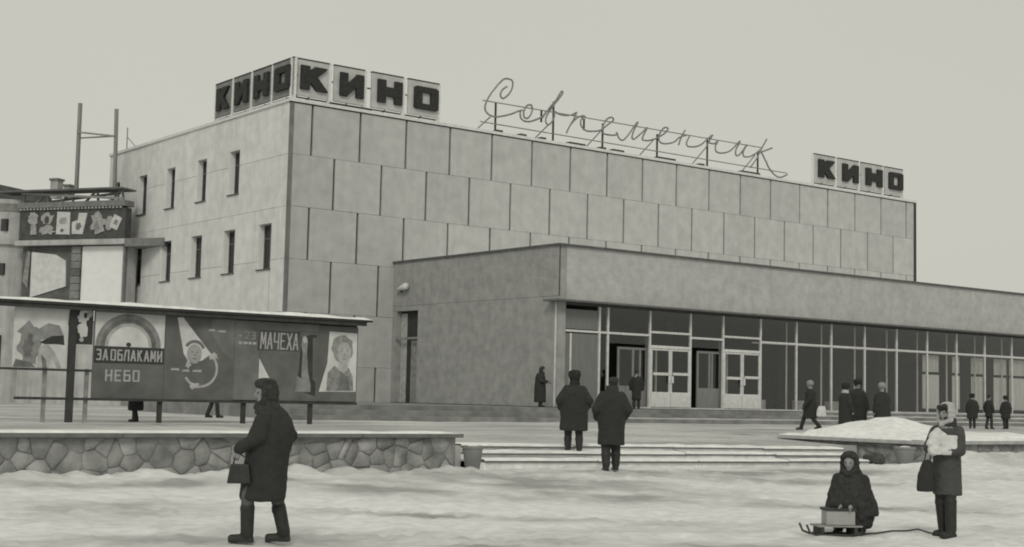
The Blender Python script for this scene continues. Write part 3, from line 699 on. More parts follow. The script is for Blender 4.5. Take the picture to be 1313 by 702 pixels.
for i, x in enumerate(mx[:-1]):
    x2 = mx[i + 1]; z = 4.55 if i in (3, 5) else zt_
    MB().box(P(x) + .046, P(x2) - .046, .105, .19, z - .045, z + .045).build('transom', OFFW, pav)
    if i == 0:
        for (a, b_, zz0, zz1, yy) in ((x + .06, 37.70, ZF, 4.3, .16), (37.80, x2 - .06, ZF, 4.3, .14), (x + .06, x2 - .06, 4.46, 5.3, .15)):
            MB().cbox(P(a), P(b_), yy, yy + .03, zz0 + .02, zz1).build('plywood_panel', PLY, pav)
        MB().box(P(37.72), P(37.80), .12, .18, ZF, 4.3).build('mullion', OFFW, pav)
        continue
    MB().box(P(x) + .05, P(x2) - .05, .135, .145, z + .05, ZC - .16).build('glass_pane', GLASS, pav)
    MB().box(P(x) + .046, P(x2) - .046, .11, .18, ZF, ZF + .06).build('threshold', OFFW, pav)
    if i in (3, 5):                                        # double doors in white frames
        MB().box(P(x) + .05, P(x2) - .05, .135, .145, 3.98, z - .05).build('glass_pane', GLASS, pav)
        MB().box(P(x) + .046, P(x2) - .046, .07, .19, 3.86, 3.98).build('door_header', WHITE, pav)
        for s_ in (0, 1):
            a = P(x) + .05 if s_ == 0 else P((x + x2) / 2) + .01; c = P((x + x2) / 2) - .01 if s_ == 0 else P(x2) - .05
            dr = empty('door', (a, .1, ZF)); dr.parent = pav; w = c - a
            f = MB().box(0, .085, 0, .06, .07, 2.6).box(w - .085, w, 0, .06, .07, 2.6).box(.085, w - .085, 0, .06, 2.52, 2.6); f.build('frame', OFFW, dr)
            bevel(MB().box(.0, w, -.02, .05, .066, .72).build('kick_panel', WHITE, dr), .01)
            MB().box(.085, w - .085, .025, .033, .72, 2.52).build('glass', GLASS, dr)
            hz = 1.42 + random.uniform(-.05, .05)
            MB().box(.1, w - .1, -.06, -.02, hz, hz + .12).build('push_bar', OFFW, dr)
            MB().box(w - .14 if s_ == 0 else .02, w - .02 if s_ == 0 else .14, -.05, -.021, 1.12, 1.42).build('handle_plate', WHITE, dr)
        # inner lobby posts seen through the door glass
        for q in (.28, .68): MB().box(P(x + (x2 - x) * q), P(x + (x2 - x) * q) + .07, 1.5, 1.57, ZF, 3.9).build('lobby_post', OFFW, pav)
    elif i in (2, 4):                                      # recessed wooden door leaf
        MB().box(P(x) + .05, P(x2) - .05, .135, .145, 3.98, z - .05).build('glass_pane', GLASS, pav)
        a = P(x) + (.75 if i == 2 else .62); w = 1.72 if i == 2 else 1.52
        dr = empty('door', (a, .32, ZF)); dr.parent = pav
        MB().box(0, .1, 0, .06, 0, 2.6).box(w - .1, w, 0, .06, 0, 2.6).box(.1, w - .1, 0, .06, 2.5, 2.6).box(w * .48, w * .55, 0, .055, .95, 2.5).build('frame', PLY2, dr)
        MB().box(.1, w - .1, .004, .05, .02, .95).build('kick_panel', PLY2, dr)
        MB().box(.1, w * .48, .025, .033, .95, 2.5).box(w * .55, w - .1, .025, .033, .95, 2.5).build('glass', GLASS, dr)
        MB().box(a + w + .005, a + w + .05, .2, .5, ZF, 4.3).build('reveal', PLY2, pav)
    else:
        MB().box(P(x) + .05, P(x2) - .05, .135, .145, ZF + .06, z - .05).build('glass_pane', GLASS, pav)
inner = MB().box(-.03, .03, 0, .06, ZF, ZC - .17).mesh('inner_mullion'); inner.materials.append(mat('inner_frame_paint', .66, .15, 5))
for x in mx[7:]: inst('inner_mullion', inner, pav, (P(x), .72, 0))
MB().box(P(49.3), P(mx[-1]), .73, .77, 4.36, 4.43).build('inner_transom', mat('inner_frame_paint', .42), pav)
for x in (48, 56, 64, 72, 80, 88): MB().lathe([(.22, 0), (.22, 4.2)], (P(x), 5.0, ZF), 14).build('column', INTW, pav, smooth=True)
for (a, b_) in ((62.6, 64.0), (65.2, 65.9), (66.9, 67.9), (69.0, 70.2), (70.5, 72.6), (73, 75)):  # added pale folded sheets standing in for light patches in the glazing
    for (z0, z1) in ((1.5, 3.28), (3.42, 4.3)):
        n = int((b_ - a) / .06); b = MB()
        for i in range(n + 1):
            x = P(a) + (b_ - a) * i / n; yy = 1.0 + .045 * math.sin(i * 1.9) + .02 * random.random()
            b.v += [(x, yy, z0), (x, yy, z1)]
        b.f = [(2 * i, 2 * i + 2, 2 * i + 3, 2 * i + 1) for i in range(n)]
        o = b.build('light_patch_curtain', LIGHT_PATCH, pav); md = o.modifiers.new('cloth', 'SOLIDIFY'); md.thickness = .01
for (x, w_) in ((50.0, .9), (53.2, .5), (55.6, .7)): bevel(MB().box(P(x), P(x) + w_, 1.3, 1.7, ZF, ZF + .5).build('bench', mat('bench_pale', .45, .2, 4), pav), .02)
# side door (set back in its opening), lamp over it
dr = empty('side_door', (.3, 10.27, ZF)); dr.parent = pav
MB().box(.0, .06, 0, 1.83, 0, 4.31).build('leaf', DARKW, dr)
MB().box(-.03, -.002, .12, .9, 0, 2.9).build('pale_leaf', MID, dr); MB().box(-.03, -.002, 1.3, 1.8, 0, 4.2).build('pale_leaf', PALE2, dr)
MB().box(-.3, -.25, 0, 1.83, 2.96, 3.06).build('transom', MID, dr)
lp = empty('wall_lamp', (XP, 56.3, 6.62)); tag(lp, 'pale horn-shaped lamp on the pavilion side wall', 'lamp')
MB().beam((.02, .1, -.2), (-.16, .1, -.03), .05).build('bracket', IRON, lp); MB().tube([(-.15, .35, -.06), (-.16, .05, 0), (-.18, -.3, .05), (-.19, -.55, .08)], [.05, .10, .15, .165], 12).build('shade', WHITE, lp, smooth=True)

# platform with steps round the pavilion
pf = empty('entrance_platform', (23.9, 42.0, 0)); tag(pf, 'long low stepped platform under the pavilion front', 'platform')
MB().box(0, 12.98, 1.3, 15.0, .3, ZF - .02).build('slab', CONCD, pf)
MB().box(12.982, 70, 1.3, 2.42, .3, ZF - .02).build('slab', CONCD, pf)
for k in range(2):
    z = .85 + k * .2
    MB().box(-.0 - .45 * (1 - k), 70, .0 + k * .65, 1.3 - .002, .3, z).build('step', CONCD, pf)
snow_strip('snow_patch', 28, 70, 1.32, 2.36, ZF - .022, pf, PLAZA, h=.03)
snow_strip('snow_patch', 26, 70, .7, 1.28, 1.05, pf, PLAZA, h=.05)
snow_strip('snow_patch', 14, 70, .03, .63, .85, pf, PLAZA, h=.05)

# ------------------------------------------------------------------ billboard
bbY = 36.5
bb = empty('billboard', (12.0, bbY, 0)); tag(bb, 'long roofed film poster board on posts behind the stone wall', 'billboard')
def B(x): return x - 12.0
for x, zb_, zt2, w_ in ((13.66, .55, 3.72, .16), (16.2, .55, 3.6, .12), (18.72, .55, 3.6, .12), (20.88, .55, 3.6, .12)):
    MB().box(B(x) - w_ / 2, B(x) + w_ / 2, -.07 if w_ > .15 else .04, .1 if w_ > .15 else .14, zb_, zt2).build('post', BDARK, bb)
for x in (13.0, 14.12): MB().box(B(x) - .05, B(x) + .05, .05, .12, .55, 2.1).build('rear_post', MID, bb)
MB().box(-6, B(22.68), -.35, .45, 3.74, 3.80).build('roof_board', BDARK, bb)
MB().box(-6, B(22.5), -.3, -.26, 3.62, 3.739).build('roof_fascia', BDARK, bb)
snow_strip('snow_cap', -6, B(22.7), -.37, .46, 3.80, bb, h=.08, edge=.01)
MB().box(-.2, B(14.2), -.045, -.005, 2.02, 2.08).build('rail', BDARK, bb)
MB().box(.2, B(22.4), -.05, -.003, 1.27, 1.34).build('rail', BDARK, bb)
def poster(name, x0, x1, z0, z1, m, y=0.0):
    return MB().box(B(x0), B(x1), y, y + .035, z0, z1).build(name, m, bb)
def shape(pts, m, parent, y, name='picture'):
    pts = [(B(x), z) for x, z in pts]
    ar = sum(pts[i][0] * pts[(i + 1) % len(pts)][1] - pts[(i + 1) % len(pts)][0] * pts[i][1] for i in range(len(pts)))
    if ar < 0: pts = pts[::-1]
    return MB().prism(pts, -y, -y + .002).build(name, m, parent)
def oval(cx, cz, rx, rz_, n=28, a0=0, a1=360, rot=0.0, wob=0.0):
    out = []
    for i in range(n + (0 if a1 - a0 == 360 else 1)):
        a = R(a0 + (a1 - a0) * i / n); k = 1 + wob * fbm(cx + math.cos(a), cz + math.sin(a), 2.2, 3); x = rx * math.cos(a) * k; z = rz_ * math.sin(a) * k
        out.append((cx + x * math.cos(rot) - z * math.sin(rot), cz + x * math.sin(rot) + z * math.cos(rot)))
    return out
def ring(cx, cz, r0, r1, a0, a1, n=26, sz=1.0):
    return oval(cx, cz, r1, r1 * sz, n, a0, a1) + oval(cx, cz, r0, r0 * sz, n, a0, a1)[::-1]
# backing board the whole length
MB().box(B(14.24), B(22.38), .036, .05, 1.34, 3.66).build('backing_board', BDARK, bb)
# 1 pale abstract picture
p = poster('poster', 12.12, 13.52, 2.09, 3.66, PALE)
shape(oval(12.55, 2.62, .30, .46, 30, wob=.5), MID, p, .004); shape(oval(12.5, 2.6, .14, .28, 20, wob=.8), MIDD, p, .007)
shape([(12.2, 3.0), (12.5, 3.3), (12.7, 3.05), (13.0, 3.25), (13.3, 3.2), (13.42, 2.95), (13.0, 2.85), (12.75, 2.8), (12.4, 2.9)], MID, p, .005)
shape([(12.8, 2.75), (13.1, 2.92), (13.42, 2.95), (13.45, 2.7), (13.2, 2.72), (12.95, 2.7)], BDARK, p, .008)
shape([(12.75, 2.1), (12.78, 2.6), (13.0, 2.72), (13.2, 2.5), (13.4, 2.1), (13.28, 2.1), (13.15, 2.35), (13.05, 2.1)], PALE2, p, .009); shape([(12.9, 2.1), (12.85, 2.45), (12.98, 2.3), (13.02, 2.1)], MIDD, p, .011)
shape([(12.14, 2.1), (12.2, 2.3), (12.6, 2.22), (12.72, 2.1)], MIDD, p, .006)
# 2 small dark and white picture
p = poster('poster', 13.76, 14.20, 2.74, 3.68, BDARK)
shape(oval(13.93, 3.45, .15, .17, 18, wob=.6), PALE, p, .004); shape(oval(13.93, 3.12, .14, .2, 18, wob=.6), PALE, p, .005); shape(oval(14.1, 3.55, .08, .1, 14, wob=.5), PALE2, p, .007); shape(oval(13.9, 2.86, .06, .06, 12), PALE2, p, .006); shape(oval(13.98, 3.5, .05, .08, 10), BDARK, p, .009)
# 3 rainbow poster
p = poster('poster', 14.24, 16.24, 1.34, 3.64, BOARD, -.004)
shape([(14.26, 2.72), (16.22, 2.72), (16.22, 3.62), (14.26, 3.62)], PALE, p, .008)
for r0, r1, m in ((.78, .92, MID), (.66, .78, MIDD), (.57, .66, PALE2), (.02, .57, PALE)): shape(ring(15.2, 2.72, r0, r1, 0, 180, sz=.96), m, p, .0105 + .001 * r1)
shape(oval(15.2, 2.78, .07, .06, 12), BDARK, p, .016)
shape([(14.26, 2.27), (16.22, 2.28), (16.22, 2.71), (14.26, 2.71)], BDARK, p, .013)
word('lettering', 'ЗА', 14.29, 14.66, 2.34, 2.64, .042, -.014, INK, p); word('lettering', 'ОБЛАКАМИ', 14.69, 16.19, 2.34, 2.64, .042, -.014, INK, p)
word('lettering', 'НЕБО', 14.56, 15.58, 1.79, 2.10, .05, -.005, INK, p)
# 4 conical hat poster
p = poster('poster', 16.25, 18.34, 1.34, 3.62, BOARD, -.002)
shape([(17.6, 3.58), (18.32, 3.58), (18.32, 2.5), (17.95, 2.7), (17.62, 3.2)], BOARD2, p, .0045)
shape([(16.58, 3.58), (16.74, 3.60), (17.62, 2.62), (17.35, 2.42), (16.95, 2.38), (16.8, 2.6)], PALE, p, .007)
shape(ring(17.12, 2.66, .24, .33, 20, 150), MIDD, p, .009); shape(oval(17.12, 2.6, .22, .27), mat('poster_face', .36, .12, 6), p, .0105)
for (x, z, rx, rz_) in ((17.05, 2.66, .03, .018), (17.2, 2.65, .03, .018), (17.13, 2.57, .018, .04), (17.13, 2.47, .06, .018)): shape(oval(x, z, rx, rz_, 10), MIDD, p, .0125)
shape(ring(17.32, 2.2, .46, .53, -150, 55), PALE2, p, .008)
shape(oval(17.68, 2.56, .13, .11, 14, wob=.7), PALE2, p, .0105); shape(oval(17.15, 1.72, .13, .09, 14, wob=.7), PALE2, p, .0105); shape(oval(16.95, 2.3, .07, .1, 12, wob=.6), PALE2, p, .0065)
for (xa, xb, z) in ((16.42, 16.7, 2.16), (16.75, 17.0, 2.13), (17.06, 17.36, 2.13), (17.5, 17.72, 3.28), (17.76, 18.05, 3.26)):
    shape([(xa, z - .025), (xb, z - .03), (xb - .02, z + .035), (xa + .05, z + .03)], INK, p, .0115, 'print')
# 5 title poster
p = poster('poster', 18.345, 21.06, 1.36, 3.60, BOARD2)
shape([(19.1, 1.38), (21.05, 1.38), (21.05, 3.4), (20.4, 3.4), (20.4, 2.8), (19.1, 2.8)], BOARD, p, .003); shape([(19.05, 2.78), (20.42, 2.78), (20.42, 3.36), (19.08, 3.36)], mat('title_ground', .085, .2, 3), p, .0045)
word('lettering', 'МАЧЕХА', 19.12, 20.38, 2.82, 3.31, .042, -.0055, INK, p, slant=.02, gapf=.14)
word('lettering', '23', 18.62, 19.0, 3.08, 3.30, .035, -.002, MID, p); shape(oval(18.5, 3.17, .05, .03, 10), MID, p, .004, 'print')
for (xa, xb) in ((18.46, 18.58), (18.61, 18.74), (18.77, 18.86), (18.9, 19.02)): shape([(xa, 2.93), (xb, 2.94), (xb, 3.0), (xa, 3.01)], INK, p, .004, 'print')
shape([(19.12, 2.55), (19.62, 1.75), (19.62, 1.4), (19.12, 1.4)], PALE, p, .006)
shape([(20.45, 3.2), (20.8, 3.3), (20.98, 3.3), (20.98, 1.5), (20.3, 1.7), (20.42, 2.3)], BDARK, p, .0065)
shape([(20.3, 1.62), (20.36, 2.1), (20.5, 2.0), (20.52, 2.75), (20.46, 3.0), (20.5, 3.22), (20.6, 3.26), (20.68, 3.1), (20.66, 2.8), (20.72, 2.2), (20.82, 1.8), (20.82, 1.62)], MID, p, .009); shape(oval(20.58, 3.14, .08, .1, 14), PALE2, p, .011)
shape([(20.84, 3.2), (20.98, 3.22), (20.98, 1.9), (20.88, 2.0)], BOARD, p, .009)
# 6 portrait
p = poster('poster', 21.065, 22.39, 1.36, 3.58, BOARD, -.003)
shape([(21.1, 1.64), (22.36, 1.66), (22.36, 3.40), (21.40, 3.42), (21.36, 2.5)], PALE, p, .0065, 'portrait')
shape(oval(21.86, 2.93, .36, .42, 30, wob=.15), mat('poster_hair', .29, .25, 9), p, .0085, 'portrait')
shape([(21.35, 1.66), (21.38, 2.2), (21.6, 2.42), (21.8, 2.3), (22.1, 2.36), (22.24, 2.1), (22.28, 1.68)], mat('poster_cloth', .26, .3, 9), p, .0085, 'portrait')
shape([(21.72, 2.3), (21.78, 2.6), (22.06, 2.6), (22.06, 2.3), (21.92, 2.2)], PALE2, p, .0105, 'portrait'); shape(oval(21.92, 2.8, .23, .34, 28), PALE2, p, .0125, 'portrait')
shape([(21.62, 3.0), (21.7, 3.28), (21.95, 3.3), (22.2, 3.16), (22.18, 3.0), (22.05, 3.1), (21.85, 3.12), (21.74, 3.02)], mat('poster_hair', .29), p, .0145, 'portrait')
for (x, z, rx, rz_) in ((21.83, 2.87, .05, .02), (22.03, 2.87, .05, .02), (21.94, 2.75, .03, .05), (21.94, 2.62, .075, .022), (21.83, 2.93, .07, .012), (22.03, 2.93, .07, .012)): shape(oval(x, z, rx, rz_, 12), mat('poster_soft', .29, .2, 6), p, .0145, 'portrait')
shape([(21.75, 1.7), (21.85, 2.2), (22.1, 2.1), (22.15, 1.7)], MIDD, p, .0105, 'portrait')

# ------------------------------------------------------------------ old ornate building at far left
ang = math.atan2(-0.845, 0.535)
ob = empty('frieze_building', (26.2, 78.5, 0), ang); tag(ob, 'older building front with picture frieze behind the poster board', 'building')
MB().box(-.1, 6.75, .35, 1.2, 0, 9.3).build('wall', OLDP, ob)
MB().box(-.2, 6.72, .05, .6, 9.65, 11.34).build('frieze_wall', mat('frieze_dark', .085, .25, 3), ob)
MB().box(-.25, 6.9, -.2, 1, 9.34, 9.62).build('ledge', OLDP, ob)
MB().box(-.25, 6.8, -.15, .7, 11.42, 11.72).build('cornice', OLDC, ob)
dm = MB().box(-.05, .05, -.1, .04, 11.31, 11.418).mesh('dentil'); dm.materials.append(OLDP)
for i in range(30): inst('dentil', dm, ob, (-.05 + i * .225, 0, 0))
def fpic(pts, m, y=-.01):
    ar = sum(pts[i][0] * pts[(i + 1) % len(pts)][1] - pts[(i + 1) % len(pts)][0] * pts[i][1] for i in range(len(pts)))
    if ar < 0: pts = pts[::-1]
    return MB().prism(pts, y, .048).build('frieze_picture', m, ob)
FP = mat('frieze_pale', .34, .25, 6); FP2 = mat('frieze_pale_panel', .55, .15, 6)
fpic(oval(.72, 10.85, .32, .36, 18, wob=.3), FP); fpic([(.6, 9.95), (1.0, 9.95), (.95, 10.5), (.62, 10.5)], FP)
fpic(oval(1.65, 10.85, .42, .36, 18, wob=.5), FP); fpic(oval(1.7, 10.2, .5, .26, 18, wob=.5), FP)
fpic(oval(1.66, 10.75, .16, .22, 12), mat('frieze_dark', .085), -.014)
fpic([(2.3, 9.95), (3.2, 9.92), (3.18, 11.15), (2.34, 11.2)], FP2); fpic(oval(2.74, 10.7, .28, .2, 14, wob=.4), FP, -.014); fpic(oval(2.7, 10.15, .12, .1, 10), MIDD, -.016)
fpic([(3.35, 9.95), (4.05, 9.92), (4.3, 11.08), (3.75, 11.1), (3.7, 10.7), (3.32, 10.6)], FP2); fpic(oval(3.75, 10.35, .18, .2, 12, wob=.4), MIDD, -.014)
fpic(oval(5.0, 10.5, .45, .58, 20, wob=.5), FP); fpic(oval(4.95, 10.35, .18, .3, 12, wob=.5), MID, -.014)
fpic([(5.75, 10.3), (6.25, 10.1), (6.55, 10.75), (6.05, 10.98)], FP2); fpic(oval(5.75, 10.5, .3, .4, 14, wob=.4), FP, -.005); fpic([(6.0, 10.45), (6.25, 10.36), (6.35, 10.6), (6.12, 10.7)], MID, -.014)
# openings: dark frames with pale hoardings
MB().box(-.05, 3.26, .28, .349, 5.0, 9.3).build('dark_opening', mat('opening_dark', .12, .3, 2), ob)
o = MB().prism([(.62, 6.5), (2.95, 7.1), (2.88, 8.5), (2.2, 8.85), (.60, 9.02)], .2, .27).build('hoarding_sheet', PALE, ob)
MB().prism([(.1, 7.4), (.45, 7.0), (.55, 9.0), (.35, 9.1)], .15, .2).build('hoarding_sheet', MID, ob)
for i in range(10): bevel(MB().box(3.3, 3.86, .12, .345, 5.2 + i * .41, 5.2 + i * .41 + .385).build('pier_block', mat('pier_stone', .19, .2, 4, rnd=.3), ob), .015)
MB().cbox(3.92, 6.62, .24, .32, 5.2, 9.28).build('hoarding_sheet', mat('hoarding_pale', .8, .05, 2), ob)
MB().box(6.64, 6.76, .1, .349, 5, 9.3).build('pier', OLDC, ob)
MB().box(6.92, 9.4, -.2, 1.3, 9.2, 9.62).build('side_ledge', OLDC, ob)
# loose roof over the frieze
MB().box(-1.4, 6.75, -.45, .9, 12.3, 12.39).build('roof', ROOFD, ob)
for i in range(9): MB().beam((-.1 + i * .82, .2, 11.72), (.3 + i * .8 + (.35 if i % 2 else -.35), .2, 12.3), .1).build('roof_strut', TIMB, ob)
MB().beam((.0, -.1, 12.25), (6.7, -.1, 11.8), .12).build('roof_strut', TIMB, ob)
MB().beam((1.0, .5, 11.8), (6.0, .5, 12.2), .12).build('roof_strut', TIMB, ob)
for (x, z, y, w_) in ((.44, 13.42, 2.0, .5), (1.15, 13.08, 2.2, .36)):
    c = MB().box(x - w_ / 2, x + w_ / 2, y, y + .5, 12.3, z - .12).build('chimney', OLDP, ob); MB().box(x - w_ / 2 - .06, x + w_ / 2 + .06, y - .06, y + .56, z - .118, z).build('chimney_cap', OLDC, c)
# rounded wing on the left
wg = MB(); prof = [(2.4, 0), (2.4, 9.4), (2.62, 9.46), (2.62, 9.72), (2.4, 9.76), (2.4, 11.3), (2.5, 11.36), (2.62, 11.5), (2.85, 11.72), (2.85, 11.95), (2.3, 12.0)]
wg.lathe(prof, (-2.35, 2.2, 0), 40); wg.build('rounded_wing', OLDP, ob)
MB().box(-20, -2.35, -.19, 6, 0, 11.7).build('wing_wall', OLDP, ob)
MB().box(-20, -2.35, -.5, 6, 11.71, 11.95).build('cornice', OLDC, ob); MB().box(-20, -2.35, -.4, -.195, 9.46, 9.72).build('ledge', OLDC, ob)
MB().box(-14, -2.0, .3, 5, 12.0, 12.9).build('roof', ROOFD, ob)
for (xa, xb, yy, z0, z1) in ((-1.75, -1.05, -.02, 10.22, 10.88), (-1.75, -1.1, -.02, 7.75, 8.4), (-4.2, -3.4, -.24, 10.22, 10.88), (-4.2, -3.4, -.24, 7.75, 8.4), (-1.8, -1.1, -.02, 2.0, 4.4)):
    w = MB().box(xa, xb, yy, yy + .6, z0, z1).build('window', mat('old_window', .06, .3, 3, .3), ob)
    MB().box((xa + xb) / 2 - .03, (xa + xb) / 2 + .03, yy - .03, yy - .002, z0, z1).build('frame', MID, w)
# bare timber masts behind it
for (x, zt2, lab) in ((2.78, 17.36, 'taller left post of the bare timber frame on the old roof'),):
    fr = empty('timber_frame', ob.matrix_world @ Vector((0, 0, 0)), ang); fr.location = (26.2, 78.5, 0)
    tag(fr, 'tall bare timber goalpost frame above the old roof', 'frame')
    MB().beam((2.82, .9, 12.4), (2.8, .9, 17.4), .17).build('post', TIMB, fr); MB().beam((5.33, .9, 12.4), (5.22, .9, 16.95), .16).build('post', TIMB, fr)
    MB().beam((2.8, .8, 15.75), (5.25, .8, 15.42), .09).build('crossbar', TIMB, fr); MB().beam((2.8, 1.0, 15.45), (5.25, 1.0, 15.46), .07).build('crossbar', TIMB, fr)

# ------------------------------------------------------------------ people
BAKE = []
def blob(name, b, voxel, m, parent, smooth=3, disp=0.0, dscale=.12):
    o = b.build(name, m, parent); r = o.modifiers.new('skin', 'REMESH'); r.mode = 'VOXEL'; r.voxel_size = voxel
    s = o.modifiers.new('soft', 'SMOOTH'); s.iterations = smooth; s.factor = .5
    if disp:
        key = 'cloth_folds%.2f' % dscale; tx = bpy.data.textures.get(key)
        if not tx: tx = bpy.data.textures.new(key, 'CLOUDS'); tx.noise_scale = dscale; tx.noise_depth = 3
        d = o.modifiers.new('folds', 'DISPLACE'); d.texture = tx; d.strength = disp; d.mid_level = .5; d.texture_coords = 'LOCAL'
    BAKE.append(o); return o
def hand(b, w, d, side, curl=.6):
    """palm, four unequal curled fingers and a thumb leaving the side of the palm"""
    w = Vector(w); d = Vector(d).normalized(); ref = Vector((0, 1, 0)) if abs(d.y) < .8 else Vector((0, 0, -1))
    a = (ref - d * ref.dot(d)).normalized(); nrm = d.cross(a) * side      # a: across the palm (thumb side), nrm: palm direction
    b.cap(w, .024, w + d * .05, .03); b.cap(w + d * .05 + a * .018, .022, w + d * .085 + a * .02, .018); b.cap(w + d * .05 - a * .018, .022, w + d * .08 - a * .024, .017)
    for i, (off, ln) in enumerate(((.03, .072), (.010, .08), (-.011, .075), (-.031, .058))):
        k0 = w + d * .085 + a * off; k1 = k0 + (d * math.cos(curl) + nrm * math.sin(curl)) * ln * .52; k2 = k1 + (d * math.cos(curl * 2.1) + nrm * math.sin(curl * 2.1)) * ln * .5
        b.limb([k0, k1, k2], [.0098, .009, .0076])
    t0 = w + d * .03 + a * .028; t1 = t0 + (d * .6 + a * .75 + nrm * .3).normalized() * .04; t2 = t1 + (d * .85 + a * .2 + nrm * .5).normalized() * .034
    b.limb([t0, t1, t2], [.0125, .011, .009])
def person(label, loc, heading, H, coat_rings, legs, arms, head=(0, .02, 1.585), neck=(0, -.005, 1.43), hat=None, coat=COAT, legm=BOOT, boot_top=.33, vox=.02,
           sleeve=.075, group=None, coat_cut=None, hips=(0, 0, .93), shoulders=None, bulk=1.0, gloves=False, collar=None, turn=0.0, hatm=FUR, face=True, coatd=.03, cape=None):
    """local +Y is forward, z up, 1.70 m canonical figure scaled to H"""
    rz = math.atan2(-heading[0], heading[1]); t = empty('person', loc, rz); k = H / 1.70; t.scale = (k, k, k); tag(t, label, 'person', group)
    hd = Vector(head); nk = Vector(neck); hp = Vector(hips); sh = shoulders or (Vector((-.17, nk.y, nk.z - .095)), Vector((.17, nk.y, nk.z - .095)))
    Mh = Matrix.Rotation(turn, 3, 'Z')
    def hp_(x, y, z): return hd + Mh @ Vector((x, y, z))
    b = MB()
    b.ell(hd + Vector((0, 0, .012)), (.074, .092, .108)); b.cap(hp_(0, .028, -.055), .052, hp_(0, .045, -.078), .034)
    b.cap(hp_(0, .088, .004), .012, hp_(0, .106, -.022), .015); b.cap(hp_(-.022, .092, -.052), .009, hp_(.022, .092, -.052), .009)
    b.cap(hp_(-.035, .078, .022), .012, hp_(.035, .078, .022), .012)
    for s in (-1, 1): b.ell(hp_(s * .076, 0, -.005), (.012, .022, .032))
    b.cap(nk, .062, hd + Vector((0, -.015, -.05)), .055)
    mid = (nk + hp) / 2
    b.limb([hp, mid, nk - Vector((0, 0, .1)), nk], [.14, .13, .145, .06]); b.cap(sh[0], .07, sh[1], .07)
    for i, s in enumerate((-1, 1)):
        kn, an = (Vector(q) for q in legs[i]); hj = hp + Vector((s * .085, 0, -.03))
        b.limb([hj, kn, an], [.085, .057, .04]); b.cap(an - Vector((0, .02, .04)), .038, an + Vector((0, .15, -.058)), .03)
        el, wr, hdir = (Vector(q) for q in arms[i]); b.limb([sh[i], el, wr], [.055, .042, .03]); hand(b, wr, hdir, -s)
    body = blob('body', b, min(vox, .014) if vox < .016 else vox, SKIN, t, 2)
    if face:
        for s in (-1, 1):
            e = MB().ell(hp_(s * .031, .083, .004), (.013, .008, .007), None, 8, 6).build('eye', HAIR, body, True)
        MB().cap(hp_(-.02, .098, -.052), .005, hp_(.02, .098, -.052), .005).build('mouth', MIDD, body, True)
    # legwear
    b = MB(); bt = MB()
    for i, s in enumerate((-1, 1)):
        kn, an = (Vector(q) for q in legs[i]); hj = hp + Vector((s * .085, 0, -.03))
        b.limb([hj, kn, an + (kn - an) * .1], [.105 * bulk, .075 * bulk, .06 * bulk])
        top = an + (kn - an).normalized() * boot_top
        bt.limb([top, an + Vector((0, -.005, 0))], [.078 * max(1, bulk * .95), .07]); bt.cap(top, .08 * max(1, bulk * .95), top - Vector((0, 0, .02)), .08); bt.cap(an + Vector((0, -.03, -.045)), .047, an + Vector((0, .16, -.052)), .04)
        bt.box(an.x - .045, an.x + .045, an.y - .075, an.y + .19, an.z - .095, an.z - .055)
    blob('legwear', b, vox, legm, t, 2, .012)
    blob('boots', bt, vox * .9, BOOT, t, 2)
    # coat
    c = MB().loft(coat_rings)
    for i in range(2):
        el, wr, _ = (Vector(q) for q in arms[i]); w2 = wr + (el - wr) * .04
        c.limb([sh[i] + Vector((0, 0, .01)), el, w2], [sleeve * 1.02, sleeve, sleeve * .86])
    co = blob('coat', c, vox, coat, t, 3, coatd, .16)
    if collar: blob('collar', MB().loft([(nk.x, nk.y, nk.z - .06, .13, .12), (nk.x, nk.y, nk.z + .0, .122, .115), (nk.x, nk.y - .005, nk.z + .10, .108, .108)]), vox * .8, collar, t, 2, .02, .05)
    if cape: blob('shawl_cape', MB().loft(cape), vox, hatm, t, 3, .03, .14)
    if gloves:
        g = MB()
        for i, s in enumerate((-1, 1)):
            el, wr, hdir = (Vector(q) for q in arms[i]); d = hdir.normalized(); g.cap(wr, .04, wr + d * .07, .047); g.cap(wr + d * .07, .045, wr + d * .14, .034); a = Vector((0, 1, 0)); a = (a - d * a.dot(d)).normalized(); g.cap(wr + d * .04 + a * .035, .02, wr + d * .075 + a * .055, .016)
        blob('mittens', g, vox * .8, COATG, t, 2)
    h = MB()
    if hat == 'ushanka':
        h.loft([(hd.x, hd.y - .005, hd.z - .01, .105, .118), (hd.x, hd.y - .005, hd.z + .05, .135, .142), (hd.x, hd.y - .005, hd.z + .105, .14, .146), (hd.x, hd.y, hd.z + .155, .118, .125), (hd.x, hd.y, hd.z + .178, .06, .07)])
        for s in (-1, 1): h.ell(hp_(s * .085, -.01, .0), (.03, .06, .065))
        h.ell(hp_(0, -.09, .01), (.09, .03, .06))
        blob('fur_hat', h, vox * .8, hatm, t, 2, .03, .04)
    elif hat == 'cap':
        h.loft([(hd.x, hd.y, hd.z + .03, .088, .106), (hd.x, hd.y, hd.z + .08, .098, .115), (hd.x, hd.y, hd.z + .125, .085, .1), (hd.x, hd.y, hd.z + .145, .04, .05)]); h.ell(hp_(0, .1, .045), (.07, .05, .012))
        blob('cap', h, vox * .8, hatm, t, 2)
        blob('hair', MB().loft([(hd.x, hd.y - .02, hd.z - .05, .07, .075), (hd.x, hd.y - .015, hd.z + .03, .082, .095)]), vox * .8, HAIR, t, 1)
    elif hat == 'fluffy':
        h.ell(hd + Vector((0, -.01, .06)), (.125, .135, .115)); blob('fur_hat', h, vox * .8, hatm, t, 2, .03, .04)
    elif hat in ('shawl', 'kerchief'):
        big = 1.12 if hat == 'shawl' else 1.0
